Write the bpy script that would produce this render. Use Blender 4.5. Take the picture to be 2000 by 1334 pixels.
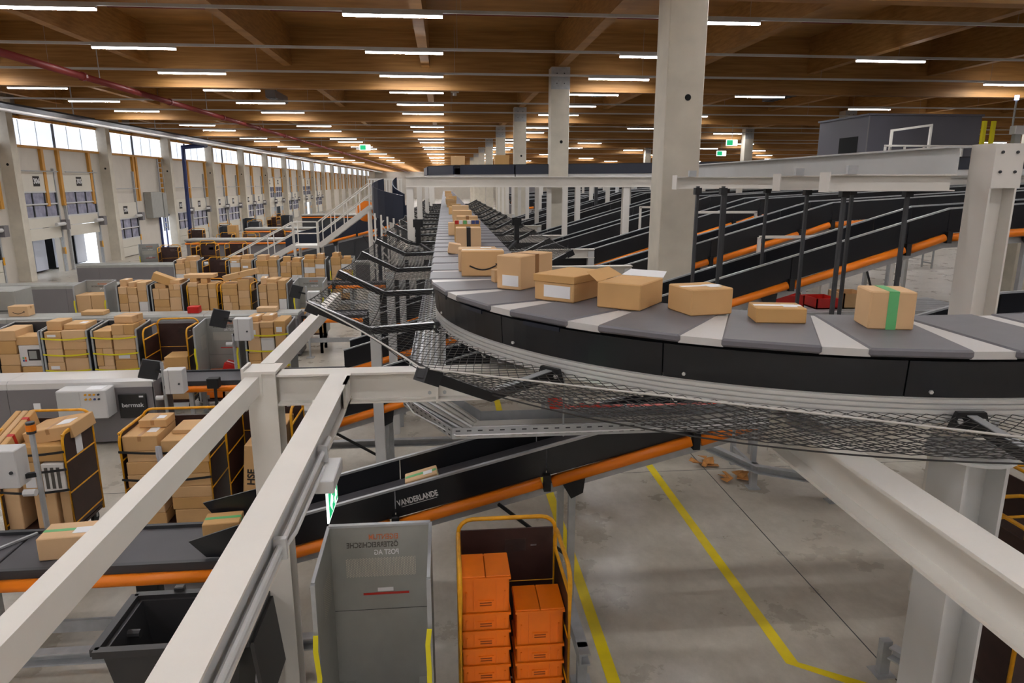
import bpy, math, random
from mathutils import Vector, Matrix

for _o in list(bpy.data.objects):
    bpy.data.objects.remove(_o)
SC = bpy.context.scene
COL = SC.collection
PI = math.pi
rnd = random.Random(7)

# ------------------------------------------------------------------ camera
cam_d = bpy.data.cameras.new('camera')
cam_d.lens = 24.12; cam_d.sensor_width = 36.0; cam_d.clip_end = 500
cam = bpy.data.objects.new('camera', cam_d); COL.objects.link(cam)
cam.location = (0, 0, 4.5)
cam.rotation_euler = (math.radians(90 - 13.026), 0, math.radians(-5.482))
SC.camera = cam
# ------------------------------------------------------------------ world and exposure
W = bpy.data.worlds.new('sky'); SC.world = W; W.use_nodes = True
bg = W.node_tree.nodes['Background']
bg.inputs[0].default_value = (0.80, 0.88, 1.0, 1); bg.inputs[1].default_value = 1.6
SC.view_settings.view_transform = 'Standard'; SC.view_settings.look = 'None'
SC.view_settings.gamma = 1.0; SC.view_settings.use_curve_mapping = False
SC.view_settings.exposure = 1.30
SC.cycles.max_bounces = 6; SC.cycles.diffuse_bounces = 3; SC.cycles.glossy_bounces = 2; SC.cycles.adaptive_threshold = .03
LAMP = 62.0          # luminaire strength
WIN = 0.42            # daylight panels

# ------------------------------------------------------------------ materials
def lin(c):
    return tuple((x/255/12.92 if x/255 <= .04045 else ((x/255+.055)/1.055)**2.4) for x in c) + (1,)
MATS = {}
def mat(name, rgb, rough=.5, metal=0., var=.0, scale=6., bump=0., rand=0., spec=.5, stretch=(1, 1, 1), emit=None, est=0., alpha=None, dirt=0.):
    if name in MATS: return MATS[name]
    m = bpy.data.materials.new(name); m.use_nodes = True
    nt = m.node_tree; N = nt.nodes; L = nt.links
    b = N['Principled BSDF']
    c = lin(rgb)
    b.inputs['Base Color'].default_value = c
    b.inputs['Roughness'].default_value = rough; b.inputs['Metallic'].default_value = metal
    b.inputs['Specular IOR Level'].default_value = spec
    src = None
    if var or bump or dirt:
        tc = N.new('ShaderNodeTexCoord'); mp = N.new('ShaderNodeMapping'); mp.inputs['Scale'].default_value = stretch
        L.new(tc.outputs['Object'], mp.inputs[0])
        nz = N.new('ShaderNodeTexNoise'); nz.inputs['Scale'].default_value = scale; nz.inputs['Detail'].default_value = 5
        L.new(mp.outputs[0], nz.inputs['Vector'])
        if var:
            cr = N.new('ShaderNodeValToRGB')
            cr.color_ramp.elements[0].position = .3; cr.color_ramp.elements[1].position = .7
            cr.color_ramp.elements[0].color = tuple(x*(1-var) for x in c[:3]) + (1,)
            cr.color_ramp.elements[1].color = tuple(min(1, x*(1+var)) for x in c[:3]) + (1,)
            L.new(nz.outputs[0], cr.inputs[0]); src = cr.outputs[0]
        if bump:
            bp = N.new('ShaderNodeBump'); bp.inputs['Strength'].default_value = bump; bp.inputs['Distance'].default_value = .01
            L.new(nz.outputs[0], bp.inputs['Height']); L.new(bp.outputs[0], b.inputs['Normal'])
    if rand:
        oi = N.new('ShaderNodeObjectInfo'); hs = N.new('ShaderNodeHueSaturation')
        mr = N.new('ShaderNodeMapRange'); mr.inputs[3].default_value = 1-rand; mr.inputs[4].default_value = 1+rand
        L.new(oi.outputs['Random'], mr.inputs[0]); L.new(mr.outputs[0], hs.inputs['Value'])
        mr2 = N.new('ShaderNodeMapRange'); mr2.inputs[3].default_value = 1.1; mr2.inputs[4].default_value = .85
        L.new(oi.outputs['Random'], mr2.inputs[0]); L.new(mr2.outputs[0], hs.inputs['Saturation'])
        if src: L.new(src, hs.inputs['Color'])
        else: hs.inputs['Color'].default_value = c
        src = hs.outputs[0]
    if src: L.new(src, b.inputs['Base Color'])
    if emit:
        b.inputs['Emission Color'].default_value = lin(emit); b.inputs['Emission Strength'].default_value = est
    MATS[name] = m
    return m

WHITE = mat('white_painted_steel', (222, 217, 209), .42, var=.03, scale=3)
WHITE2 = mat('grey_white_steel', (205, 205, 204), .45, var=.03, scale=3)
BLACK = mat('black_panel', (26, 27, 31), .30, var=.12, scale=2)
BLACKM = mat('black_rubber', (20, 20, 22), .6)
NAVY = mat('navy_panel', (30, 36, 52), .32, var=.1, scale=2)
ORANGE = mat('orange_tube', (240, 128, 8), .42, var=.04, scale=2)
CRATE = mat('orange_plastic', (246, 122, 10), .45, var=.06, scale=5)
YEL = mat('yellow_tube', (226, 160, 16), .45, var=.15, scale=14)
STRAP = mat('yellow_strap', (228, 214, 30), .7)
BSTRAP = mat('black_strap', (28, 28, 28), .7)
BROWN = mat('brown_board', (56, 33, 28), .5, var=.18, scale=8)
CARD = mat('cardboard', (208, 166, 114), .75, var=.04, scale=3, rand=.10)
CARDW = mat('white_carton', (222, 218, 214), .6, rand=.05)
TAPE = mat('brown_tape', (176, 130, 80), .35)
GTAPE = mat('green_tape', (96, 178, 110), .45)
REDTAPE = mat('red_tape', (190, 40, 28), .45)
LABEL = mat('paper_label', (236, 236, 238), .6)
PRINT = mat('dark_print', (40, 34, 30), .7)
GALV = mat('galvanised_steel', (176, 178, 180), .38, .3, var=.10, scale=9)
GREYM = mat('grey_sheet_metal', (158, 158, 152), .42, .1, var=.06, scale=4)
GREYP = mat('grey_housing', (118, 114, 116), .45, var=.03, scale=2)
LGREY = mat('light_grey_plastic', (206, 205, 204), .45)
DKGREY = mat('dark_grey_plastic', (52, 53, 56), .5)
ALU = mat('aluminium_rail', (222, 221, 219), .30, .35)
BELT = mat('grey_carrier_belt', (104, 102, 107), .5, var=.06, scale=5)
COVER = mat('light_carrier_cover', (200, 197, 194), .45)
BELTD = mat('dark_conveyor_belt', (74, 72, 76), .55, var=.06, scale=3)
NET = mat('black_net_cord', (48, 45, 43), .8)
ROPE = mat('pale_net_rope', (196, 192, 186), .8)
REDP = mat('red_sprinkler_pipe', (214, 54, 30), .4, var=.08, scale=5)
DRED = mat('dark_red_pipe', (122, 40, 36), .45, var=.08, scale=4)
BLUEP = mat('blue_pipe', (44, 58, 110), .4)
WINM = mat('window_daylight', (235, 242, 255), .6, emit=(232, 240, 255), est=WIN)
LAMPS = mat('lamp_diffuser_side', (255, 255, 255), .5, emit=(250, 250, 252), est=7.)
LAMPM = mat('lamp_diffuser', (255, 255, 255), .5, emit=(250, 250, 252), est=LAMP)
TIMB = mat('yellow_timber', (204, 146, 58), .55, var=.14, scale=5, stretch=(5, 5, .6))
WALLP = mat('beige_wall_panel', (206, 198, 186), .6, var=.03, scale=2)
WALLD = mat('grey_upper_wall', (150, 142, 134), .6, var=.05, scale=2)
DOORM = mat('cream_door_panel', (214, 208, 194), .5, var=.02, scale=2)
GLASSD = mat('hazy_door_pane', (150, 150, 170), .2, var=.30, scale=3.2)
COLM = mat('concrete_column', (206, 198, 182), .65, var=.09, scale=2.2, bump=.15)
YELLINE = mat('yellow_floor_paint', (232, 206, 10), .5, var=.10, scale=3)
GREEN = mat('exit_green', (20, 150, 96), .5, emit=(24, 168, 108), est=.5)
EXITW = mat('exit_white', (240, 250, 246), .5, emit=(235, 255, 246), est=.9)
CABLE = mat('grey_cable', (170, 166, 158), .5)
RED = mat('red_plastic', (200, 34, 26), .4)
BLUEB = mat('blue_carton', (52, 70, 130), .5)
DARKROOM = mat('slate_room_panel', (92, 90, 98), .6, var=.03, scale=1)
VOID = mat('dark_opening', (9, 9, 10), .9)
TEALG = mat('trailer_panel', (150, 158, 152), .4, var=.05, scale=2)
TRAILW = mat('trailer_white', (206, 210, 224), .4)
RUST = mat('faded_print', (196, 112, 70), .6)
PERF = mat('perforation_hole', (214, 208, 192), .8)
BERM = mat('black_screen', (24, 23, 24), .3)
PRINTW = mat('white_print', (222, 222, 222), .6)
PRINTG = mat('grey_print', (84, 80, 74), .6)

def wood_mat():
    m = bpy.data.materials.new('glulam_timber'); m.use_nodes = True
    nt = m.node_tree; N = nt.nodes; L = nt.links; b = N['Principled BSDF']
    tc = N.new('ShaderNodeTexCoord')
    mp = N.new('ShaderNodeMapping'); mp.inputs['Scale'].default_value = (.35, .9, 7)
    nz = N.new('ShaderNodeTexNoise'); nz.inputs['Scale'].default_value = 2.2; nz.inputs['Detail'].default_value = 6
    L.new(tc.outputs['Object'], mp.inputs[0]); L.new(mp.outputs[0], nz.inputs['Vector'])
    cr = N.new('ShaderNodeValToRGB'); e = cr.color_ramp.elements
    e[0].position = .32; e[0].color = lin((146, 101, 48)); e[1].position = .72; e[1].color = lin((178, 130, 70))
    L.new(nz.outputs[0], cr.inputs[0]); L.new(cr.outputs[0], b.inputs['Base Color'])
    b.inputs['Roughness'].default_value = .6
    return m
WOOD = wood_mat()

def floor_mat():
    m = bpy.data.materials.new('worn_concrete_floor'); m.use_nodes = True
    nt = m.node_tree; N = nt.nodes; L = nt.links; b = N['Principled BSDF']
    tc = N.new('ShaderNodeTexCoord')
    n1 = N.new('ShaderNodeTexNoise'); n1.inputs['Scale'].default_value = .9; n1.inputs['Detail'].default_value = 8; n1.inputs['Roughness'].default_value = .65
    L.new(tc.outputs['Object'], n1.inputs['Vector'])
    cr = N.new('ShaderNodeValToRGB'); e = cr.color_ramp.elements
    e[0].position = .3; e[0].color = lin((170, 162, 147)); e[1].position = .72; e[1].color = lin((206, 199, 186))
    L.new(n1.outputs[0], cr.inputs[0])
    mp = N.new('ShaderNodeMapping'); mp.inputs['Rotation'].default_value = (0, 0, .5); mp.inputs['Scale'].default_value = (1, .6, 1)
    L.new(tc.outputs['Object'], mp.inputs[0])
    n2 = N.new('ShaderNodeTexNoise'); n2.inputs['Scale'].default_value = 6.5; n2.inputs['Detail'].default_value = 7; n2.inputs['Roughness'].default_value = .7
    L.new(mp.outputs[0], n2.inputs['Vector'])
    c2 = N.new('ShaderNodeValToRGB'); f = c2.color_ramp.elements
    f[0].position = .22; f[0].color = (.62, .60, .57, 1); f[1].position = .62; f[1].color = (1, 1, 1, 1)
    L.new(n2.outputs[0], c2.inputs[0])
    mx = N.new('ShaderNodeMix'); mx.data_type = 'RGBA'; mx.blend_type = 'MULTIPLY'; mx.inputs[0].default_value = .5
    L.new(cr.outputs[0], mx.inputs[6]); L.new(c2.outputs[0], mx.inputs[7])
    L.new(mx.outputs[2], b.inputs['Base Color'])
    rr = N.new('ShaderNodeMapRange'); rr.inputs[3].default_value = .20; rr.inputs[4].default_value = .38
    L.new(n1.outputs[0], rr.inputs[0]); L.new(rr.outputs[0], b.inputs['Roughness'])
    return m
FLOORM = floor_mat()

# ------------------------------------------------------------------ mesh helpers
class MB:
    def __init__(s): s.v = []; s.f = []
    def add(s, vs, fs):
        o = len(s.v); s.v += [tuple(p) for p in vs]; s.f += [tuple(i+o for i in q) for q in fs]; return s
    def box(s, x0, x1, y0, y1, z0, z1):
        return s.add([(x0,y0,z0),(x1,y0,z0),(x1,y1,z0),(x0,y1,z0),(x0,y0,z1),(x1,y0,z1),(x1,y1,z1),(x0,y1,z1)],
                     [(0,3,2,1),(4,5,6,7),(0,1,5,4),(1,2,6,5),(2,3,7,6),(3,0,4,7)])
    def cbox(s, x0, x1, y0, y1, z0, z1, c=.006):
        vs = []; 
        X = (x0, x1); Y = (y0, y1); Z = (z0, z1); idx = {}
        for i in (0,1):
            for j in (0,1):
                for k in (0,1):
                    sx = c if i == 0 else -c; sy = c if j == 0 else -c; sz = c if k == 0 else -c
                    idx[i,j,k,'x'] = len(vs); vs.append((X[i], Y[j]+sy, Z[k]+sz))
                    idx[i,j,k,'y'] = len(vs); vs.append((X[i]+sx, Y[j], Z[k]+sz))
                    idx[i,j,k,'z'] = len(vs); vs.append((X[i]+sx, Y[j]+sy, Z[k]))
        fs = []
        for i in (0,1):
            q = [idx[i,0,0,'x'], idx[i,1,0,'x'], idx[i,1,1,'x'], idx[i,0,1,'x']]; fs.append(q if i else q[::-1])
            q = [idx[0,i,0,'y'], idx[1,i,0,'y'], idx[1,i,1,'y'], idx[0,i,1,'y']]; fs.append(q[::-1] if i else q)
            q = [idx[0,0,i,'z'], idx[1,0,i,'z'], idx[1,1,i,'z'], idx[0,1,i,'z']]; fs.append(q if i else q[::-1])
        for i in (0,1):
            for j in (0,1):
                p = (i+j) % 2
                def fl(q, r): fs.append(q if r else q[::-1])
                fl([idx[i,j,0,'x'], idx[i,j,1,'x'], idx[i,j,1,'y'], idx[i,j,0,'y']], p)
                fl([idx[i,0,j,'x'], idx[i,1,j,'x'], idx[i,1,j,'z'], idx[i,0,j,'z']], 1-p)
                fl([idx[0,i,j,'y'], idx[1,i,j,'y'], idx[1,i,j,'z'], idx[0,i,j,'z']], p)
        for i in (0,1):
            for j in (0,1):
                for k in (0,1):
                    q = [idx[i,j,k,'x'], idx[i,j,k,'y'], idx[i,j,k,'z']]; fs.append(q if (i+j+k) % 2 else q[::-1])
        return s.add(vs, fs)
    def sweep(s, prof, pts, up=(0,0,1), closed=False, caps=True):
        n = len(pts); P = [Vector(p) for p in pts]; m = len(prof); vs = []
        for i in range(n):
            if closed: t = P[(i+1) % n]-P[i-1]
            elif i == 0: t = P[1]-P[0]
            elif i == n-1: t = P[-1]-P[-2]
            else: t = (P[i+1]-P[i]).normalized()+(P[i]-P[i-1]).normalized()
            t.normalize()
            u = Vector(up)
            if abs(t.dot(u)) > .999: u = Vector((0,1,0)) if abs(t.y) < .9 else Vector((1,0,0))
            sd = t.cross(u).normalized(); uu = sd.cross(t)
            k = 1.
            if 0 < i < n-1 and not closed:
                k = 1/max(.5, t.dot((P[i+1]-P[i]).normalized()))
                if abs((P[i+1]-P[i]).normalized().z-(P[i]-P[i-1]).normalized().z) > .02: ku, ks = k, 1.
                else: ku, ks = 1., k
            else: ku = ks = 1.
            for a, b in prof: vs.append(P[i]+sd*(a*ks)+uu*(b*ku))
        fs = []
        for i in range(n if closed else n-1):
            a = i*m; b2 = ((i+1) % n)*m
            for j in range(m):
                k2 = (j+1) % m; fs.append((a+j, a+k2, b2+k2, b2+j))
        if caps and not closed:
            fs.append(tuple(range(m))[::-1]); fs.append(tuple((n-1)*m+j for j in range(m)))
        return s.add(vs, fs)
    def tube(s, pts, r, n=6, closed=False):
        return s.sweep([(r*math.cos(2*PI*i/n), r*math.sin(2*PI*i/n)) for i in range(n)], pts, closed=closed)
    def beam(s, p, q, w, h, up=(0,0,1)):
        return s.sweep([(-w/2,-h/2),(w/2,-h/2),(w/2,h/2),(-w/2,h/2)], [p, q], up)
    def hbeam(s, p, q, b, h, tf=.016, tw=.012, up=(0,0,1)):
        B = b/2; H = h/2; t = tw/2
        return s.sweep([(-B,-H),(B,-H),(B,-H+tf),(t,-H+tf),(t,H-tf),(B,H-tf),(B,H),(-B,H),(-B,H-tf),(-t,H-tf),(-t,-H+tf),(-B,-H+tf)], [p, q], up)
    def cyl(s, c, r, h, axis='z', n=12, r2=None):
        r2 = r if r2 is None else r2; vs = []
        for k, rr in ((0, r), (1, r2)):
            for i in range(n):
                a = 2*PI*i/n; ca = rr*math.cos(a); sa = rr*math.sin(a); d = h*k
                vs.append({'z': (c[0]+ca, c[1]+sa, c[2]+d), 'x': (c[0]+d, c[1]+ca, c[2]+sa), 'y': (c[0]+sa, c[1]+d, c[2]+ca)}[axis])
        fs = [(i, (i+1) % n, n+(i+1) % n, n+i) for i in range(n)] + [tuple(range(n))[::-1], tuple(range(n, 2*n))]
        return s.add(vs, fs)
    def poly(s, pts, d):      # polygon extruded by vector d
        n = len(pts); P = [Vector(p) for p in pts]; d = Vector(d)
        return s.add(P+[p+d for p in P], [tuple(range(n))[::-1], tuple(range(n, 2*n))] + [(i, (i+1) % n, n+(i+1) % n, n+i) for i in range(n)])
    def xf(s, M):
        s.v = [tuple(M @ Vector(p)) for p in s.v]; return s

def root_loc(p):
    while p.parent: p = p.parent
    return p.location.copy()
def ob(name, mb, m, parent=None, smooth=False, kind=None):
    me = bpy.data.meshes.new(name)
    v = mb.v
    if parent is not None:
        l = root_loc(parent)
        if l.length > 0: v = [(p[0]-l.x, p[1]-l.y, p[2]-l.z) for p in v]
    me.from_pydata(v, [], mb.f); me.update()
    if smooth: me.polygons.foreach_set('use_smooth', [True]*len(me.polygons))
    me.materials.append(m)
    o = bpy.data.objects.new(name, me); COL.objects.link(o)
    if parent is not None: o.parent = parent
    if kind: o['kind'] = kind
    return o
def tag(o, label, cat, group=None):
    o['label'] = label; o['category'] = cat
    if group: o['group'] = group
    return o
def thing(name, label, cat, loc=(0,0,0), group=None):
    o = bpy.data.objects.new(name, None); COL.objects.link(o); o.location = loc; o.empty_display_size = .2
    return tag(o, label, cat, group)
def struct(o):
    o['kind'] = 'structure'; return o
def solo(name, mb, m, label, cat, group=None, at=None, smooth=False):
    """one-mesh thing; at = its base point (origin)"""
    if at is None:
        xs = [p[0] for p in mb.v]; ys = [p[1] for p in mb.v]; zs = [p[2] for p in mb.v]
        at = ((min(xs)+max(xs))/2, (min(ys)+max(ys))/2, min(zs))
    mb.v = [(p[0]-at[0], p[1]-at[1], p[2]-at[2]) for p in mb.v]
    o = ob(name, mb, m, smooth=smooth); o.location = at
    return tag(o, label, cat, group)
def sub(root, name, mb, m, smooth=False):
    return ob(name, mb, m, root, smooth)
def dup(root, loc=None, rotz=None, label=None, group=None, skip=()):
    r = root.copy(); COL.objects.link(r)
    if loc is not None: r.location = loc
    if rotz is not None: r.rotation_euler = (0, 0, rotz)
    if label: r['label'] = label
    if group: r['group'] = group
    for ch in list(root.children):
        if ch.name.split('.')[0] in skip: continue
        c = ch.copy(); COL.objects.link(c); c.parent = r
        for g in list(ch.children):
            d = g.copy(); COL.objects.link(d); d.parent = c
    return r
def text_mesh(txt, size, depth=.001, bold=0.):
    cu = bpy.data.curves.new('t', 'FONT'); cu.body = txt; cu.size = size; cu.extrude = depth; cu.offset = bold
    cu.align_x = 'CENTER'; cu.align_y = 'CENTER'; cu.resolution_u = 3
    o = bpy.data.objects.new('t', cu); COL.objects.link(o)
    dg = bpy.context.evaluated_depsgraph_get(); dg.update()
    me = bpy.data.meshes.new_from_object(o.evaluated_get(dg))
    mb = MB(); mb.v = [tuple(v.co) for v in me.vertices]; mb.f = [tuple(p.vertices) for p in me.polygons]
    bpy.data.objects.remove(o); bpy.data.curves.remove(cu); bpy.data.meshes.remove(me)
    return mb
def facing(c, right, upv, mirror=False):
    r = Vector(right).normalized(); u = Vector(upv).normalized(); n = r.cross(u)
    if mirror: r = -r
    M = Matrix(((r.x, u.x, n.x, c[0]), (r.y, u.y, n.y, c[1]), (r.z, u.z, n.z, c[2]), (0,0,0,1)))
    return M

# ------------------------------------------------------------------ room shell
XL, XR, Y0, Y1 = -19.8, 62., -42., 205.
ZC = 9.25                # roof deck
ZL = 7.74                # luminaires
floor = struct(ob('floor', MB().box(XL-14, XR, Y0, Y1, -.3, 0), FLOORM))
# yellow paint lines and expansion joint are pieces of the floor
ob('floor_line', MB().box(1.40, 1.52, 3.0, 9.9, 0, .003), YELLINE, floor)
ob('floor_line', MB().box(3.17, 3.29, 5.45, 12.6, 0, .003), YELLINE, floor)
ob('floor_line', MB().poly([(3.17,5.45,0),(3.29,5.45,0),(4.05,4.95,0),(4.0,4.84,0)][::-1], (0,0,.003)), YELLINE, floor)
ob('floor_line', MB().box(.95, 1.07, 9.9, 30, 0, .003), YELLINE, floor)
ob('floor_joint', MB().box(4.075, 4.087, 3, 40, 0, .002), DKGREY, floor)
ob('floor_joint', MB().box(-8, 12, 9.95, 9.958, 0, .002), DKGREY, floor)
ceiling = struct(ob('ceiling', MB().box(XL, XR, Y0, Y1, ZC, ZC+.3), WOOD))
struct(ob('wall_back', MB().box(XL, XR, Y1, Y1+.3, 0, ZC), WALLP))
struct(ob('wall_right', MB().box(XR, XR+.3, Y0, Y1, 0, ZC), WALLP))
struct(ob('wall_front', MB().box(XL, XR, Y0-.3, Y0, 0, ZC), WALLP))
# girders across the hall and joists along it
GY = [23.75+12*k for k in range(-5, 15)]
gm = None
for y in GY:
    if gm is None:
        g0 = ob('girder', MB().box(XL, XR, -.14, .14, 7.42, ZC), WOOD, ceiling); g0.location.y = y; gm = g0
    else:
        g = gm.copy(); COL.objects.link(g); g.location.y = y
JX = [-.52+4.32*k for k in range(-4, 12)]
jm = jl = None
for bi, y in enumerate(GY[:-1]):
    for x in JX:
        if bi > 8: continue
        if jm is None:
            jm = ob('joist', MB().box(-.13, .13, .14, 11.86, 8.09, ZC), WOOD, ceiling); jm.location = (x, y, 0)
        else:
            j = jm.copy(); COL.objects.link(j); j.location = (x, y, 0)
for x in JX:
    if jl is None:
        jl = ob('joist', MB().box(-.13, .13, GY[9]+.14, Y1, 8.09, ZC), WOOD, ceiling); jl.location = (x, 0, 0)
    else:
        j = jl.copy(); COL.objects.link(j); j.location = (x, 0, 0)
# thin sprinkler branch pipes under the deck
for i, y in enumerate((13.9, 17.3, 21.2, 26.7, 30.4)):
    solo('sprinkler_pipe', MB().tube([(XL+.2, y, ZC-.07), (XR-.2, y, ZC-.07)], .03, 6), DRED, 'thin dark red sprinkler pipe fixed under the timber roof deck', 'pipe', 'thin pipes under the roof deck')
# main sprinkler pipe along the hall
sp = thing('sprinkler_main', 'long dark red sprinkler main running down the left side under the roof', 'pipe', (-9.6, 20, 7.28))
ob('pipe', MB().tube([(-9.6, 4, 7.28), (-9.6, 200, 7.28)], .09, 10), DRED, sp, True)
for y in range(14, 90, 6): ob('coupling', MB().cyl((-9.6, y+.5, 7.28), .12, .11, 'y', 10), DRED, sp)
for y in range(12, 60, 9): ob('hanger', MB().box(-9.61, -9.59, y+.5, y+.52, 7.36, ZC), GALV, sp)

# concrete columns with fork heads and a lifting hole
def column(x, y, w, label, first):
    r = thing('concrete_column', label, 'column', (x, y, 0), 'concrete columns in the hall')
    mb = MB(); c = .012; h = w/2
    mb.sweep([(-h+c,-h),(h-c,-h),(h,-h+c),(h,h-c),(h-c,h),(-h+c,h),(-h,h-c),(-h,-h+c)], [(x,y,0),(x,y,8.1)], up=(0,1,0))
    ob('shaft', mb, COLM, r)
    ob('lifting_hole', MB().cyl((x+.05, y-h-.004, 5.80), .05, .004, 'y', 14), VOID, r)
    ob('head_plate', MB().box(x-h-.004, x+h+.004, y-h-.006, y-h, 7.42, 8.08), GALV, r)
    for dx in (-.12, .12):
        for z in (7.6, 7.9): ob('bolt', MB().cyl((x+dx, y-h-.02, z), .018, .014, 'y', 6), DKGREY, r)
for k in range(0, 8):
    y = 11.3+12*k
    column(3.77, y, .60, ['pale concrete column standing beside the curved sorter, nearest to the camera', 'pale concrete column second from the camera, right of the long sorter', 'pale concrete column third from the camera, right of the long sorter'][k] if k < 3 else 'distant pale concrete column in the line right of the long sorter', k == 0)
for k in range(1, 6):
    column(20.8, 11.3+12*k, .60, 'distant pale concrete column in the far right line of the hall', False)

# ------------------------------------------------------------------ luminaires
def lamp_proto():
    r = ob('ceiling_light', MB().box(0, 1.97, -.05, .05, .0, .05), WHITE2)
    mb = MB(); mb.add([(.01,-.046,-.034),(1.96,-.046,-.034),(1.96,.046,-.034),(.01,.046,-.034),(.01,-.05,0),(1.96,-.05,0),(1.96,.05,0),(.01,.05,0)],
                      [(0,3,2,1),(0,1,5,4),(1,2,6,5),(2,3,7,6),(3,0,4,7)])
    d_ = ob('diffuser', mb, LAMPM, r); d_.data.materials.append(LAMPS)
    for i_ in range(1, 5): d_.data.polygons[i_].material_index = 1
    return tag(r, 'white glowing linear ceiling light on a cross rail under the timber roof', 'light', 'linear ceiling lights')
LP = lamp_proto(); used = False; far = []
for k in range(0, 48):
    y = 14.87+4*k
    xs = [-1.93+6.58*j for j in ((-2, -1, 0, 1) if k < 99 else ())] + ([11.2, 24.5, 37.7, 51] if k % 2 else [18.2, 31.2, 44.4])
    for x in xs:
        if k > 30: far.append((x, y)); continue
        if not used: LP.location = (x, y, ZL); used = True
        else: dup(LP, (x, y, ZL))
for k in range(-13, 0):           # unseen rows overhead and behind the viewpoint, added to brighten the foreground
    for x in (-15.1, -8.5, -1.93, 4.65, 11.2, 18.2): far.append((x, 14.87+4*k))
hb, db = MB(), MB()
for x, y in far:
    hb.box(x, x+1.97, y-.04, y+.04, ZL, ZL+.05)
    db.add([(x,y-.032,ZL-.026),(x+1.97,y-.032,ZL-.026),(x+1.97,y+.032,ZL-.026),(x,y+.032,ZL-.026),(x,y-.032,ZL-.001),(x+1.97,y-.032,ZL-.001)], [(0,3,2,1),(0,1,5,4)])
fl = tag(ob('distant_and_added_lights', hb, WHITE2), 'rows of linear ceiling lights at the far end of the hall, with unseen rows added overhead and behind the viewpoint', 'light'); fl['kind'] = 'stuff'
d_ = ob('diffuser', db, LAMPM, fl); d_.data.materials.append(LAMPS)
for i_ in range(1, len(d_.data.polygons), 2): d_.data.polygons[i_].material_index = 1
tr = None
for k in range(-13, 47):
    y = 14.87+4*k
    if tr is None:
        mb = MB().box(XL+.3, XR-.4, -.03, .03, 0, .06)
        tr = ob('light_rail', mb, WHITE2); tr.location = (0, y, ZL+.05)
        tag(tr, 'thin white cross rail carrying the linear ceiling lights', 'rail', 'ceiling light rails')
        mb2 = MB()
        for x in range(-18, 58, 6): mb2.tube([(x+.4, 0, .06), (x+.4, 0, ZC-ZL-.06)], .004, 4)
        w_ = ob('suspension_wire', mb2, GALV, kind='stuff'); w_.parent = tr
    else: dup(tr, (0, y, ZL+.05))
# detectors on the rails
for x, y in ((.45, 26.87), (.45, 38.87)):
    solo('smoke_detector', MB().cyl((x, y, ZL-.1), .07, .1, 'z', 10).box(x-.15, x+.15, y-.03, y+.03, ZL, ZL+.045), LGREY, 'small pale detector hanging on a light rail above the long sorter', 'detector', 'detectors on the light rails')
# dark roof ventilators between the joists
for i, (x, y) in enumerate(((6.3, 28.2), (14.1, 29.2), (-7.1, 32))):
    r = thing('roof_vent_box', ['grey ventilation unit under the roof, right of the second concrete column', 'grey ventilation unit under the dark roof at upper right', 'grey ventilation unit under the roof at left centre'][i], 'vent', (x, y, 7.9))
    ob('casing', MB().box(x-.2, x+.2, y-1.2, y+1.2, 7.95, 8.25), GREYP, r)
    for q in range(6): ob('slat', MB().box(x-.18, x+.18, y-1.1+q*.38, y-.9+q*.38, 7.92, 7.95), DKGREY, r)
    ob('hanger', MB().box(x-.01, x+.01, y-.01, y+.01, 8.25, ZC), GALV, r)

# ------------------------------------------------------------------ left wall with dock doors
BAY = 9.15; WY = 34.05
NB = 17
RAISED = {(0, 0), (0, 1), (5, 0), (5, 1), (7, 0), (7, 1)}
DO = [(.55, 3.75), (4.55, 8.05)]        # door openings inside a bay (from column axis)
wl = MB()
def wbox(y0, y1, z0, z1): wl.box(XL-.25, XL, y0, y1, z0, z1)
wl.box(XL-.25, XL, Y0, WY-BAY, 0, ZC)
for b in range(-1, NB):
    yb = WY+b*BAY
    e = min(yb+BAY, Y1)
    if b in (0, 5, 7):
        c = yb
        for d0, d1 in DO:
            wbox(c, yb+d0+.1, 0, 3.3); c = yb+d1-.1
        wbox(c, e, 0, 3.3); wbox(yb, e, 3.3, 6.2)
    else: wbox(yb, e, 0, 6.2)
wbox(WY+NB*BAY, Y1, 0, ZC)
wall = struct(ob('wall_left', wl, WALLP))
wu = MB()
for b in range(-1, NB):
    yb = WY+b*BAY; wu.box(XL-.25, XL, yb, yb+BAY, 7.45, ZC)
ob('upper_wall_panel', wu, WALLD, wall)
# far back of the docks: outside yard is open sky through gaps; trailers close the raised docks
def win_proto():
    r = ob('window_1', MB().box(XL-.02, XL+.06, .26, BAY-.26, 7.42, 7.54).box(XL-.02, XL+.08, .26, BAY-.26, 6.12, 6.24), TIMB)
    pw = (BAY-.6)/6
    for i in range(6):
        y = .30+i*pw
        ob('pane', MB().box(XL-.14, XL-.12, y+.012, y+pw-.012, 6.24, 7.42), WINM, r)
    for i in range(5):
        y = .30+(i+1)*pw; h_ = .03 if i == 2 else .012
        ob('mullion', MB().box(XL-.15, XL-(.02 if i == 2 else .10), y-h_, y+h_, 6.24, 7.42), DKGREY if i == 2 else GALV, r)
    struct(r); r['label'] = 'bright clerestory window band with timber sill high on the left wall'; return r
wp = win_proto(); wp.location = (0, WY-BAY, 0)
for b in range(0, NB):
    w = dup(wp, (0, WY+b*BAY, 0)); w.name = 'window_%d' % (b+2)
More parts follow.
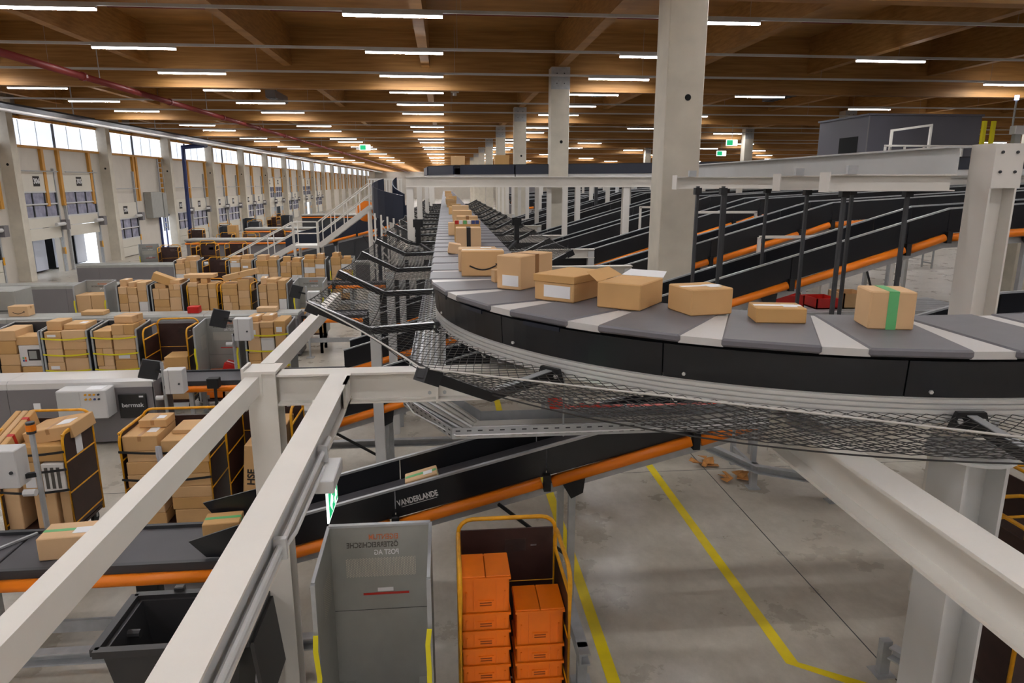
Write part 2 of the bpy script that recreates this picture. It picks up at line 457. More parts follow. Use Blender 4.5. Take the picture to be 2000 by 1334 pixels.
# wall columns
wc = thing('wall_column', 'pale concrete column on the left wall between the dock doors', 'column', (XL, 0, 0), 'concrete columns along the left wall')
ob('shaft', MB().box(XL, XL+.55, -.24, .24, 0, 8.2), COLM, wc)
ob('lifting_hole', MB().cyl((XL+.30, -.245, 5.3), .06, .005, 'y', 10), VOID, wc)
ob('wall_bracket', MB().box(XL, XL+.4, -.3, .3, 8.2, 8.6), GALV, wc)
wc.location = (XL, WY-BAY, 0)
for b in range(0, NB): dup(wc, (XL, WY+b*BAY, 0))
# timber posts
tp = ob('timber_post', MB().box(XL, XL+.14, -.11, .11, 3.35, 6.12), TIMB)
tag(tp, 'yellow glulam timber post on the left wall above the dock doors', 'post', 'timber posts above the dock doors')
fp = False
for b in range(-1, NB):
    for dy in (3.98, 4.42, 8.35) if b != 0 else (2.95, 4.42, 7.55):
        if not fp: tp.location = (0, WY+b*BAY+dy, 0); fp = True
        else: dup(tp, (0, WY+b*BAY+dy, 0))
up = ob('short_timber_post', MB().box(XL+.005, XL+.1, -.12, .12, 7.54, ZC-.02), TIMB)
tag(up, 'short timber stub between window band and roof on the left wall', 'post', 'timber stubs above the windows')
fp = False
for b in range(-1, NB):
    for dy in (3.0, 6.1):
        if not fp: up.location = (0, WY+b*BAY+dy, 0); fp = True
        else: dup(up, (0, WY+b*BAY+dy, 0))
# dock doors
def door_proto(raised):
    dz = 1.72 if raised else 0.; x0, x1 = XL+.03, XL+.10; w = 3.2
    r = ob('door_1', MB().box(x0, x1, .02, w-.02, 2.36+dz, 3.30+dz), DOORM)
    ob('bottom_panel', MB().box(x0, x1, .02, w-.02, .62+dz, 1.08+dz), DOORM, r)
    ob('bottom_panel', MB().box(x0, x1, .02, w-.02, .05+dz, .60+dz), DOORM, r)
    for z in (1.08, 1.72, 2.30): ob('window_rail', MB().box(x0, x1+.02, .02, w-.02, z+dz, z+.07+dz), WHITE2, r)
    for y in (.02, 1.08, 2.12, w-.08): ob('window_stile', MB().box(x0, x1+.01, y, y+.06, 1.10+dz, 2.36+dz), DKGREY, r)
    for i in range(3):
        for z in (1.15, 1.79): ob('pane', MB().box(x0+.02, x0+.03, .08+i*1.05, .08+i*1.05+.99, z+dz, z+.52+dz), GLASSD, r)
    for y in (-.10, w): ob('guide_rail', MB().box(XL, XL+.13, y, y+.10, 0, 5.2), GALV, r)
    ob('spring_shaft', MB().tube([(XL+.3, -.05, 5.05-.9*(not raised)), (XL+.3, w+.05, 5.05-.9*(not raised))], .028, 6), GALV, r)
    ob('door_motor', MB().box(XL+.16, XL+.42, w-.05, w+.30, 1.25+.9, 1.75+.9), GREYP, r)
    ob('seal_roll', MB().cyl((XL+.38, w-.9, 2.46), .09, .75, 'y', 10), LGREY, r)
    ob('yellow_mark', MB().box(XL, XL+.14, w+.0, w+.12, .9, 1.25), YEL, r)
    struct(r); return r
dpr, dpc = door_proto(True), door_proto(False)
used_d = {True: False, False: False}; dn = 0
numtxt = {(0,0): '306', (0,1): '305', (1,0): '304', (1,1): '303', (2,0): '302', (2,1): '301', (3,0): '300', (3,1): '299'}
for b in range(-1, 9):
    for i, (d0, d1) in enumerate(DO):
        if b == 1 and i == 1: continue          # blank bay with the stairs to the dock office
        R = (b, i) in RAISED; src = dpr if R else dpc
        loc = (0, WY+b*BAY+d0, 0); dn += 1
        if not used_d[R]: d = src; d.location = loc; used_d[R] = True
        else: d = dup(src, loc, skip=('number_plate',))
        d.name = 'door_%d' % dn
        num = numtxt.get((b, i), '%d' % (306-2*b-i))
        z = 2.85+(1.72 if R else 0)
        d['label'] = 'cream dock door with number %s%s' % (num, ', half raised' if R else ', closed')
        if b >= 0:
            s = ob('number_plate', MB().box(XL+.10, XL+.112, loc[1]+1.33, loc[1]+1.87, z-.24, z+.24), PRINT); s.parent = d; s.location = (0, -loc[1], 0)
            t = text_mesh(num, .34, .002, .01).xf(facing((XL+.116, loc[1]+1.6, z), (0, 1, 0), (0, 0, 1)))
            t2 = ob('number', t, PRINTW); t2.parent = s
# trailers parked behind the raised doors
for b, i in sorted(RAISED):
    y = WY+b*BAY+DO[i][0]+.1
    r = thing('parked_trailer', {(0,0): 'grey trailer rear seen under dock door 306', (0,1): 'pale trailer rear seen under dock door 305'}.get((b,i), 'white trailer rear seen under a far raised dock door'), 'trailer', (XL-1, y+1.5, 0), None if b == 0 else 'trailers behind far raised docks')
    ob('rear_leaf', MB().box(XL-.9, XL-.85, y, y+1.75, .1, 3.3), TEALG if i == 0 else TRAILW, r)
    ob('rear_leaf', MB().box(XL-.9, XL-.85, y+2.15, y+3.2, .1, 3.3), TRAILW, r)
    ob('load_space', MB().box(XL-4, XL-.95, y, y+3.2, .05, 3.3), VOID, r)
    ob('latch_bar', MB().tube([(XL-.83, y+1.6, .15), (XL-.83, y+1.6, 3.2)], .03, 6), GALV, r)
# daylight duct and cable gear along the wall top
DX = -16.5
r = thing('wall_service_duct', 'long blue-grey service duct with bright reflector running along the left wall top', 'duct', (DX, 40, 7.6))
ob('duct', MB().beam((DX, 20, 7.30), (DX, 190, 7.30), .40, .16), NAVY, r)
ob('light_strip', MB().beam((DX, 20, 7.18), (DX, 190, 7.18), .34, .08), ALU, r)
ob('cable_bundle', MB().tube([(DX-.15, 20, 7.41), (DX-.15, 190, 7.41)], .06, 6), BLACKM, r)
ob('cable_bundle', MB().tube([(DX+.12, 20, 7.41), (DX+.12, 190, 7.41)], .06, 6), BLACKM, r)
for y in range(25, 130, 9): ob('hanger', MB().box(DX-.02, DX+.02, y, y+.04, 7.38, ZC), GALV, r)
solo('blue_downpipe', MB().tube([(DX-.45, 50., 7.2), (DX-.45, 52.6, 7.2), (DX-.6, 53.4, 7.15), (XL+1.0, 53.6, 7.0), (XL+.9, 53.6, 0.)], .14, 8), BLUEP, 'blue pipe dropping down the left wall between dock bays', 'pipe')
r = thing('cable_ladder', 'grey vertical cable ladder on the left wall beside the blue pipe', 'ladder', (XL+.2, 51.2, 0))
for y in (50.9, 51.6): ob('stile', MB().box(XL+.1, XL+.2, y-.04, y+.04, 1.2, 6.1), GALV, r)
for i in range(14): ob('rung', MB().box(XL+.1, XL+.16, 50.9, 51.6, 1.4+i*.34, 1.46+i*.34), GALV, r)
solo('wall_control_cabinet', MB().cbox(XL+.02, XL+.5, 48.4, 50.2, 2.2, 3.9, .02).box(XL+.1, XL+.52, 50.3, 50.9, 2.2, 3.8), GREYM, 'grey control cabinet mounted on the left wall by the glass door', 'cabinet')
r = thing('glazed_side_door', 'bright glazed double door in the left wall beside the control cabinet', 'door', (XL+.1, 52, 0))
ob('frame', MB().box(XL, XL+.12, 50.5, 50.62, 0, 2.3).box(XL, XL+.12, 52.2, 52.32, 0, 2.3).box(XL, XL+.12, 50.5, 52.32, 2.2, 2.32).box(XL, XL+.12, 51.36, 51.46, 0, 2.2), BLUEP, r)
ob('pane', MB().box(XL+.02, XL+.05, 50.62, 51.36, .1, 2.2), WINM, r); ob('pane', MB().box(XL+.02, XL+.05, 51.46, 52.2, .1, 2.2), WINM, r)

# ------------------------------------------------------------------ the parcel sorter
SZ = 3.60
CX, CY, RC = 3.355, 6.9, 3.0
YFAR = 80.; S1 = YFAR-CY; S2 = S1+RC*PI/2; S3 = S2+6.0
def path(s):
    """centre point, tangent, outward normal (towards the camera side) of the sorter"""
    if s <= S1: return Vector((CX-RC, YFAR-s, 0)), Vector((0,-1,0)), Vector((-1,0,0))
    if s <= S2:
        a = PI+(s-S1)/RC
        n = Vector((math.cos(a), math.sin(a), 0)); return Vector((CX, CY, 0))+n*RC, Vector((-n.y, n.x, 0)), n
    return Vector((CX+(s-S2), CY-RC, 0)), Vector((1,0,0)), Vector((0,-1,0))
def at(s, off, z):
    p, t, n = path(s); p = p+n*off; p.z = z; return p
def srange(a, b, st=.12):
    out = [a]; s = a
    while s < b-1e-6:
        s = min(b, s+(st if S1-.2 < s < S2+.2 else (min(b, S1)-s if s < S1-.2 else b-s)) or st)
        out.append(s)
    return out
def pathsweep(mb, prof, a, b):
    ss = srange(a, b); m = len(prof); vs = []
    for s in ss:
        for off, z in prof: vs.append(at(s, off, z))
    fs = []
    for i in range(len(ss)-1):
        for j in range(m):
            k = (j+1) % m; fs.append((i*m+j, i*m+k, (i+1)*m+k, (i+1)*m+j))
    fs += [tuple(range(m))[::-1], tuple((len(ss)-1)*m+j for j in range(m))]
    return mb.add(vs, fs)
sorter = thing('parcel_sorter', 'long grey belt sorter running up the hall and curving right in front of the column', 'conveyor', (CX-RC, CY, 0))
# grooved aluminium rails and side skirts
def railprof(o):
    sg = 1 if o > 0 else -1; a = o; q = []
    z = 3.18; pts = [(a-.05*sg, z)]
    for i in range(4):
        z0 = 3.18+i*.032
        pts += [(a+.012*sg, z0), (a+.012*sg, z0+.022), (a-.002*sg, z0+.024), (a-.002*sg, z0+.030)]
    pts += [(a+.012*sg, 3.31), (a-.05*sg, 3.31)]
    return pts
ob('outer_rail', pathsweep(MB(), railprof(.46), 0, S3), ALU, sorter)
ob('inner_rail', pathsweep(MB(), railprof(-.46), 0, S3), ALU, sorter)
s = 0.
while s < S3-.1:
    L_ = 6. if s < S1-14 else (1.7 if s < S1 else 1.18)
    e = min(S3, s+L_)
    ob('skirt_panel', pathsweep(MB(), [(.45,3.31),(.47,3.31),(.485,3.525),(.465,3.525)], s+.004, e-.004), BLACK, sorter)
    ob('skirt_panel', pathsweep(MB(), [(-.45,3.31),(-.47,3.31),(-.47,3.52),(-.45,3.52)], s+.004, e-.004), BLACK, sorter)
    if S1-3 < s:
        p = at(s+.12, .478, 3.345); p2, t, n = path(s+.12)
        ob('rivet', MB().sweep([(.012*math.cos(i*PI/3), .012*math.sin(i*PI/3)) for i in range(6)], [p, p+n*.012]), ALU, sorter)
    s = e
ob('drive_channel', pathsweep(MB(), [(-.36,3.30),(.36,3.30),(.36,3.52),(-.36,3.52)], 0, S3), BLACKM, sorter)
PIT = .68; proto_c = proto_k = None
ns = int(S3/PIT)
def slab(s, half, w, z0, z1, c=.012):
    p, t, n = path(s)
    mb = MB(); mb.cbox(-half, half, -w, w, z0, z1, c)
    return mb.xf(Matrix(((t.x, n.x, 0, p.x), (t.y, n.y, 0, p.y), (0, 0, 1, 0), (0, 0, 0, 1))))
off0 = Vector((CX-RC, CY, 0))
for i in range(ns):
    s = i*PIT+.34
    if s+PIT < S1:
        if proto_c is None:
            proto_c = ob('carrier', slab(s, .275, .52, SZ-.05, SZ), BELT, sorter)
            proto_k = ob('carrier_cover', pathsweep(MB(), [(-.5,3.54),(.5,3.54),(.5,SZ-.012),(-.5,SZ-.012)], s+.275, s+PIT-.275), COVER, sorter); base_s = s
        else:
            for q in (proto_c, proto_k):
                c = q.copy(); COL.objects.link(c); c.location.y = -(s-base_s)
    else:
        ob('carrier', slab(s, .275, .52, SZ-.05, SZ), BELT, sorter)
        mb = MB(); a, b = s+.27, min(S3, s+PIT-.27)
        p0 = [at(s, 0, 0)+path(s)[1]*.262+path(s)[2]*o for o in (-.5, .5)]; s2 = s+PIT
        p1 = [at(min(s2,S3), 0, 0)-path(min(s2,S3))[1]*.262+path(min(s2,S3))[2]*o for o in (-.5, .5)]
        pl = [Vector((v.x, v.y, 3.545)) for v in (p0[0], p0[1], p1[1], p1[0])]
        mb.poly(pl, (0, 0, .045)); ob('carrier_cover', mb, COVER, sorter)
# small status drives on the rail and blue LEDs are part of the sorter
for s in (S1+.5, S1+1.15, S1+1.9):
    ob('drive_plate', pathsweep(MB(), [(.455,3.50),(.49,3.50),(.49,3.53),(.455,3.53)], s, s+.30), NAVY, sorter)

# ---- bent arms carrying the catch nets
def arm(s, sg, name_label, grp, big=True):
    p, t, n = path(s); n = n*sg
    b = Vector((p.x, p.y, 0))
    r = thing('net_arm', name_label, 'bracket', b+n*.48+Vector((0,0,3.1)), grp)
    P0 = b+n*.46+Vector((0,0,3.19)); P1 = b+n*1.12+Vector((0,0,3.17)); P2 = b+n*1.66+Vector((0,0,3.43))
    U = [(-.035,-.03),(.035,-.03),(.035,.03),(.028,.03),(.028,-.022),(-.028,-.022),(-.028,.03),(-.035,.03)]
    ob('channel', MB().sweep(U, [P0, P1, P2]), BLACKM, r)
    ob('top_edge', MB().sweep([(-.028,.027),(.028,.027),(.028,.034),(-.028,.034)], [P0+n*.04, P1, P2-n*.02]), GALV, r)
    if big:
        c = P0+Vector((0,0,.0))
        mb = MB(); q = t*.10
        mb.poly([c-q*1.15+n*.03+Vector((0,0,-.05)), c+q*1.15+n*.03+Vector((0,0,-.05)), c+q*.8+n*.03+Vector((0,0,.05)), c-q*.8+n*.03+Vector((0,0,.05))], n*.03)
        ob('clamp', mb, BLACKM, r)
        for k in (-1, 1):
            d = c+q*.65*k+n*.06
            ob('bolt', MB().sweep([(.016*math.cos(i*PI/3), .016*math.sin(i*PI/3)) for i in range(6)], [d, d+n*.012]), ALU, r)
    e = P2
    ob('end_cap', MB().sweep([(-.05,-.045),(.05,-.045),(.05,.045),(-.05,.045)], [e-(P2-P1).normalized()*.12, e]), BLACK, r)
    return P2
YARM = [8.45, 10.8, 13.2, 15.6, 18.0, 20.4, 22.8, 25.2, 27.6, 30.0, 34.8, 39.6, 44.4]
ords = ['first', 'second', 'third', 'fourth', 'fifth', 'sixth']
arm(S1+.45, 1, 'black bent net arm at the start of the sorter curve, above the steel tube', None)
arm(S1+2.15, 1, 'black bent net arm halfway round the sorter curve, above the cable tray', None)
arm(S1+4.35, 1, 'black bent net arm at right front of the curve, above the big white beam', None)
for i, y in enumerate(YARM):
    lab = 'black bent net arm left of the straight sorter, %s before the curve' % ords[i] if i < 6 else 'distant black net arm left of the straight sorter'
    arm(YFAR-y, 1, lab, 'net arms left of the sorter', i < 3)
for i, y in enumerate(YARM[1:]):
    lab = 'black bent net arm right of the straight sorter, %s before the curve' % ords[i] if i < 6 else 'distant black net arm right of the straight sorter'
    arm(YFAR-y, -1, lab, 'net arms right of the sorter', i < 2)
# ---- nets
def wires(mb, pts_edges, r):
    for a, b in pts_edges:
        d = (b-a); L_ = d.length
        if L_ < 1e-5: continue
        d /= L_; u = d.cross(Vector((0,0,1)))
        u = u.normalized() if u.length > .01 else Vector((1,0,0)); w = d.cross(u)
        o = len(mb.v)
        for c in (a, b):
            for k in (0, 1, 2):
                an = 2*PI*k/3; mb.v.append(tuple(c+u*(r*math.cos(an))+w*(r*math.sin(an))))
        mb.f += [(o, o+1, o+4, o+3), (o+1, o+2, o+5, o+4), (o+2, o, o+3, o+5)]
def netpt(s, t, sg, knots):
    def raw(s_, t_):
        p, tt, n = path(s_); n = n*sg; w = t_*1.26
        if w < .66: off = .47+w; z = 3.18-.01*w
        else: off = 1.12+(w-.66)*.90; z = 3.17+(w-.66)*.43
        return Vector((p.x, p.y, 0))+n*off+Vector((0, 0, z+.035))
    a, b = s, s; u = .5
    for a_, b_ in zip(knots, knots[1:]):
        if a_ <= s <= b_: a, b = a_, b_; u = (s-a)/(b-a)
    P_ = raw(s, t); sagf = 4*u*(1-u)
    if b > a: P_ = P_.lerp(raw(a, t).lerp(raw(b, t), u), min(1, t*1.15))
    n = path(s)[2]*sg
    P_ -= n*(.05*sagf*max(0, t-.5)*2); P_.z -= sagf*(.015+.05*math.sin(t*PI))
    return P_
def net(label, s0, s1, sg, knots, c, r):
    root = thing('safety_net', label, 'net', at(s0, sg*.5, 3.2))
    NS = max(2, int((s1-s0)/c)); NT = max(4, int(1.26/c/1.0)); NT += NT % 2
    G = {}
    for i in range(NS+1):
        for j in range(NT+1):
            if (i+j) % 2 == 0: G[i, j] = netpt(s0+(s1-s0)*i/NS, j/NT, sg, knots)
    E_ = []
    for (i, j), p in G.items():
        for dj in (1, -1):
            q = G.get((i+1, j+dj))
            if q is not None: E_.append((p, q))
    mb = MB(); wires(mb, E_, r)
    m = ob('mesh', mb, NET, root, kind='stuff')
    rp = [netpt(s0+(s1-s0)*i/NS, 1., sg, knots) for i in range(0, NS+1, 2)]
    ob('edge_rope', MB().tube(rp, .006 if c < .1 else .01, 5), ROPE if c < .05 else NET, root)
    rp = [netpt(s0+(s1-s0)*i/NS, .53, sg, knots)-Vector((0,0,.02)) for i in range(0, NS+1, 2)]
    ob('middle_rope', MB().tube(rp, .005, 4), NET, root)
    if c < .08:
        mb = MB(); k = s0+.08
        while k < s1:
            p = at(k, .475*sg, 3.195); n = path(k)[2]*sg; t = path(k)[1]
            mb.tube([p, p+n*.025-Vector((0,0,.012)), p+n*.03+t*.02-Vector((0,0,.03)), p+n*.01+t*.03-Vector((0,0,.035))], .0035, 4); k += .17+.05*rnd.random()
        ob('net_hook', mb, ALU, root, kind='stuff')
    return root
kn = [YFAR-8.45, S1+.45, S1+2.15, S1+4.35, S1+6.5, S3]
net('dark knotted safety net slung below the curved front of the sorter', S1+.45, S3-1.5, 1, kn, .042, .0028)
knl = [YFAR-y for y in YARM[::-1]] + [S1+.45]
net('dark safety net strung left of the sorter between the nearest straight arms', YFAR-13.2, S1+.45, 1, knl, .06, .0028)
net('dark safety net left of the straight sorter further up the hall', YFAR-44.4, YFAR-13.2, 1, knl, .13, .006)
knr = [YFAR-y for y in YARM[::-1]]
net('dark safety net right of the straight sorter', YFAR-18., YFAR-10.8, -1, knr, .06, .003)
net('dark safety net right of the straight sorter further up the hall', YFAR-44.4, YFAR-18., -1, knr, .13, .006)
# black chain guards that rise beside the far sorter
for i, (x, y) in enumerate(((-.55, 14.2), (1.5, 14.6))):
    solo('sorter_scanner_post', MB().box(x-.05, x+.05, y-.05, y+.05, 3.25, 3.75).box(x-.1, x+.1, y-.03, y+.03, 3.62, 3.78).beam((x, y, 3.3), (x+(.32 if i == 0 else -.25), y-.6, 3.15), .05, .05), BLACKM, 'black scanner post on the %s edge of the straight sorter' % ('left' if i == 0 else 'right'), 'scanner')

# ------------------------------------------------------------------ parcels
def parcel(x, y, z, w, d, h, label, group=None, rot=0., tilt=(0, 0), m=CARD, tape='y', lab=None, tapem=TAPE, front=False):
    o = ob('cardboard_parcel', MB().cbox(-w/2, w/2, -d/2, d/2, 0, h, min(.008, h*.06)), m)
    o.location = (x, y, z); o.rotation_euler = (tilt[0], tilt[1], rot)
    tag(o, label, 'parcel', group)
    e = .0015
    if tape == 'y':
        ob('tape', MB().box(-.022, .022, -d/2+.006, d/2-.006, h, h+e).box(-.022, .022, -d/2-e, -d/2, h-.07, h-.005), tapem).parent = o
    elif tape == 'x':
        ob('tape', MB().box(-w/2+.006, w/2-.006, -.025, .025, h, h+e).box(w/2, w/2+e, -.025, .025, h-.08, h-.005), tapem).parent = o
    elif tape == 'full':
        ob('tape', MB().box(-.03, .03, -d/2-e, d/2, h, h+e).box(-.03, .03, -d/2-e, -d/2, .0, h+e), tapem).parent = o
    if lab == 'top': ob('shipping_label', MB().box(w*.08, w*.36, -d*.28, d*.1, h+.001, h+.003), LABEL).parent = o
    if lab == 'front': ob('shipping_label', MB().box(-w*.32, w*.2, -d/2-.003, -d/2-.001, h*.15, h*.55), LABEL).parent = o
    if lab == 'side': ob('shipping_label', MB().box(w/2+.001, w/2+.003, -d*.3, d*.15, h*.3, h*.75), LABEL).parent = o
    return o
def smile(o, y, h, w):
    pts = [(-w*.5+w*i/12, y-.002, h*.42-.16*h*math.sin(PI*i/12)) for i in range(13)]
    ob('smile_mark', MB().sweep([(-.004,-.007),(.004,-.007),(.004,.007),(-.004,.007)], pts).poly([(w*.5-.01, y-.006, h*.50), (w*.5+.03, y-.006, h*.52), (w*.5+.02, y-.006, h*.36)], (0, .004, 0)), PRINT).parent = o
BT = SZ+.001
def onbelt(s, off, w, d, h, label, **k):
    p = at(s, off, BT); t = path(s)[1]
    return parcel(p.x, p.y, p.z, w, d, h, label, rot=k.pop('rot', 0), **k)
# on the curve, from the left to the right
KTAPE = mat('kraft_tape', (150, 104, 58), .5)
def endlabel(o, w, d, h):
    ob('shipping_label', MB().box(-w/2-.003, -w/2-.001, -d*.42, d*.25, h*.15, h*.62), LABEL).parent = o
o = parcel(.362, 6.86, BT, .42, .25, .25, 'brown parcel with black smile mark at the start of the sorter curve', tape='x', tapem=LABEL, rot=-.03); smile(o, -.125, .25, .26)
parcel(.33, 7.25, BT, .40, .26, .235, 'plain brown parcel right behind the smile-marked parcel on the sorter', tape='x', lab='top')
parcel(.47, 6.33, BT, .09, .09, .12, 'small brown box between smile-marked parcel and tall parcel on the curve', tape=None, rot=.3)
o = parcel(.70, 6.06, BT, .52, .25, .29, 'tall brown parcel with pale label on the sorter curve', rot=.863, tape='full', tapem=KTAPE); endlabel(o, .52, .25, .2)
o = parcel(1.00, 5.42, BT, .52, .36, .20, 'wide lidded brown parcel with big white label on the sorter curve', rot=.84, tape='x', tapem=LABEL); endlabel(o, .52, .36, .2)
ob('lid', MB().cbox(-.268, .268, -.188, .188, .145, .204, .004), CARD).parent = o
o = parcel(1.38, 5.02, BT, .46, .34, .19, 'brown parcel with one flap standing open on the sorter curve', rot=.92, tape=None)
ob('open_flap', MB().poly([(-.23,.17,.19),(.23,.17,.19),(.20,.27,.25),(-.20,.27,.25)], (0,.004,.004)), CARD).parent = o
ob('open_flap', MB().poly([(.23,-.17,.19),(.23,.17,.19),(.36,.15,.22),(.36,-.15,.22)], (.003,0,.004)), LABEL).parent = o
parcel(1.80, 4.70, BT, .33, .32, .185, 'small cube-shaped brown parcel with white top label near the concrete column', rot=.2, tape='x', tapem=LABEL, lab='top')
parcel(2.20, 4.34, BT, .32, .24, .10, 'flat brown parcel with white top in front of the white post base', rot=-.2, tape='x', tapem=LABEL, lab='top')
parcel(2.80, 4.10, BT, .27, .27, .24, 'tall brown parcel with a wide green tape band at right of the sorter', rot=-.25, tape='full', tapem=GTAPE)
# on the straight run, going up the hall
for x, y, w, d, h, lab, kw in (
    (.42, 8.10, .36, .24, .12, 'low brown parcel on the straight sorter behind the smile-marked pair', dict(tape='x')),
    (.10, 9.05, .16, .22, .13, 'small crumpled brown packet at the left edge of the sorter belt', dict(tape=None, tilt=(.0, .15))),
    (.33, 10.1, .36, .30, .27, 'upright brown parcel with dark centre tape on the straight sorter', dict(tape='full', tapem=PRINT)),
    (.34, 10.9, .40, .22, .33, 'brown parcel with colourful striped top edge on the straight sorter', dict(tape=None)),
    (.16, 12.3, .22, .25, .22, 'brown parcel left of centre behind the colourful one on the sorter', dict(tape=None)),
    (.42, 13.4, .40, .3, .28, 'brown double-taped parcel further up the straight sorter', dict(tape='full', tapem=KTAPE)),
    (.38, 15.6, .42, .3, .30, 'tall brown parcel in the middle of the long parcel queue', dict(tape=None))):
    parcel(x, y, BT, w, d, h, lab, **kw)
for y in (18.2, 20.5, 23.5, 26.6, 30.1, 33.0, 37.0, 42.0, 47.5):
    parcel(.2+.25*rnd.random(), y, BT, .34+.1*rnd.random(), .28, .2+.16*rnd.random(), 'distant brown parcel far up the straight sorter', 'distant parcels on the straight sorter', tape=None)
o = [q for q in bpy.data.objects if q.get('label', '').startswith('brown parcel with colourful')][0]
for i, m in enumerate((RED, LABEL, GTAPE, LABEL, BLUEB, BLUEB)):
    ob('top_print', MB().box(-.19+i*.063, -.19+i*.063+.055, -.112, -.10, .275, .332), m).parent = o

# ------------------------------------------------------------------ white steel frame
ZB = 3.05
r = thing('steel_post', 'white steel H-post in front of the lower left conveyor, left of the grey roll cage', 'post', (-1.44, 5.35, 0))
ob('profile', MB().hbeam((-1.44, 5.35, 0), (-1.44, 5.35, ZB+.02), .22, .22, .016, .012, up=(0, 1, 0)), WHITE, r)
ob('top_plate', MB().box(-1.56, -1.32, 5.22, 5.48, ZB+.02, ZB+.04), WHITE, r)
ob('end_plate', MB().box(-1.585, -1.565, 5.24, 5.46, ZB-.28, ZB+.06), WHITE, r)
for dz in (.06, .2):
    for dy in (-.06, .06): ob('bolt', MB().cyl((-1.605, 5.35+dy, ZB-dz), .016, .02, 'x', 6), GALV, r)
ob('foot_plate', MB().box(-1.62, -1.26, 5.17, 5.53, 0, .02), WHITE, r)
r = thing('steel_cross_beam', 'white steel cross beam reaching from the left post under the sorter', 'beam', (-.6, 5.35, ZB-.26))
ob('profile', MB().hbeam((-1.33, 5.35, ZB-.125), (-.10, 5.35, ZB-.125), .18, .25, .016, .012), WHITE, r)
ob('profile', MB().hbeam((-.09, 5.35, ZB-.125), (2.2, 5.35, ZB-.125), .18, .25, .016, .012), WHITE, r)
ob('splice_plate', MB().box(-.105, -.085, 5.25, 5.45, ZB-.26, ZB+.01), WHITE, r)
for dx in (-.06, .06):
    for z in (ZB-.05, ZB-.20): ob('bolt', MB().cyl((-.095+dx, 5.337, z), .016, .018, 'y', 6), GALV, r)
r = thing('steel_tie_beam', 'slim white square steel tube running from lower left foreground past the post', 'beam', (-1.44, 3, ZB-.14))
ob('near_tube', MB().beam((-1.50, -1.5, ZB-.07), (-1.50, 5.24, ZB-.07), .10, .14), WHITE, r)
ob('far_tube', MB().beam((-1.44, 5.47, ZB-.02), (-1.44, 9.1, ZB-.02), .11, .13), WHITE, r)
ob('end_plate', MB().box(-1.57, -1.43, 5.225, 5.24, ZB-.16, ZB+.02), WHITE, r)
r = thing('steel_runway_beam', 'wide white steel beam with conduit along its side, running to the lower left foreground', 'beam', (-.82, 2, ZB-.2))
ob('profile', MB().hbeam((-.84, -1.5, ZB-.10), (-.84, 5.26, ZB-.10), .16, .20, .014, .010), WHITE, r)
ob('web_cover', MB().box(-.85, -.80, -1.5, 5.2, ZB-.185, ZB-.015), WHITE2, r)
ob('splice_plate', MB().box(-.78, -.76, 4.95, 5.2, ZB-.2, ZB-.0), WHITE, r)
ob('conduit', MB().tube([(-.765, -1.5, ZB-.13), (-.765, 4.2, ZB-.13)], .016, 8), WHITE2, r)
ob('conduit', MB().tube([(-.765, -1.5, ZB-.17), (-.765, 2.9, ZB-.17), (-.75, 3.1, ZB-.19), (-.75, 3.9, ZB-.2)], .012, 8), WHITE2, r)
for y in (1.6, 2.85, 3.95): ob('conduit_clip', MB().box(-.79, -.735, y, y+.03, ZB-.19, ZB-.09), WHITE2, r)
# exit sign under the runway beam
r = thing('exit_sign', 'white exit sign box with green running-man panel under the white beam', 'sign', (-.70, 3.95, ZB-.35))
ob('housing', MB().cbox(-.775, -.665, 3.70, 4.05, ZB-.28, ZB-.20, .006), LGREY, r)
pn = ob('sign_panel', MB().box(-.715, -.705, 3.71, 4.04, ZB-.47, ZB-.28), EXITW, r)
ob('green_panel', MB().box(-.704, -.702, 3.73, 4.02, ZB-.455, ZB-.295), GREEN, pn)
ob('arrow_mark', MB().poly([(-.7015,3.76,ZB-.38),(-.7015,3.82,ZB-.32),(-.7015,3.82,ZB-.36),(-.7015,3.86,ZB-.36),(-.7015,3.86,ZB-.40),(-.7015,3.82,ZB-.40),(-.7015,3.82,ZB-.44)], (.001,0,0)), EXITW, pn)
ob('figure_mark', MB().box(-.7015, -.7005, 3.94, 3.97, ZB-.40, ZB-.34).box(-.7015, -.7005, 3.91, 3.95, ZB-.44, ZB-.40).box(-.7015, -.7005, 3.95, 3.99, ZB-.42, ZB-.39).cyl((-.7015, 3.955, ZB-.325), .014, .001, 'x', 8), EXITW, pn)
# right front beam and post
r = thing('steel_diagonal_beam', 'big white steel I-beam crossing the lower right foreground under the sorter', 'beam', (2.2, 2.8, ZB-.26))
ob('profile', MB().hbeam((2.24, -1.5, ZB-.17), (2.24, 4.15, ZB-.17), .20, .26, .020, .014), WHITE, r)
ob('end_plate', MB().box(2.13, 2.35, 4.15, 4.17, ZB-.31, ZB-.03), WHITE, r)
r = thing('steel_support_post', 'broad grey-white steel H-post standing at lower right behind the big beam', 'post', (3.12, 3.62, 0))
ob('profile', MB().hbeam((3.14, 3.62, 0), (3.14, 3.62, 2.90), .30, .28, .022, .016, up=(1, 0, 0)), WHITE2, r)
ob('cap_plate', MB().cyl((3.14, 3.62, 2.90), .24, .02, 'z', 20), WHITE2, r)
ob('foot_plate', MB().box(2.94, 3.34, 3.42, 3.82, 0, .02), WHITE2, r)
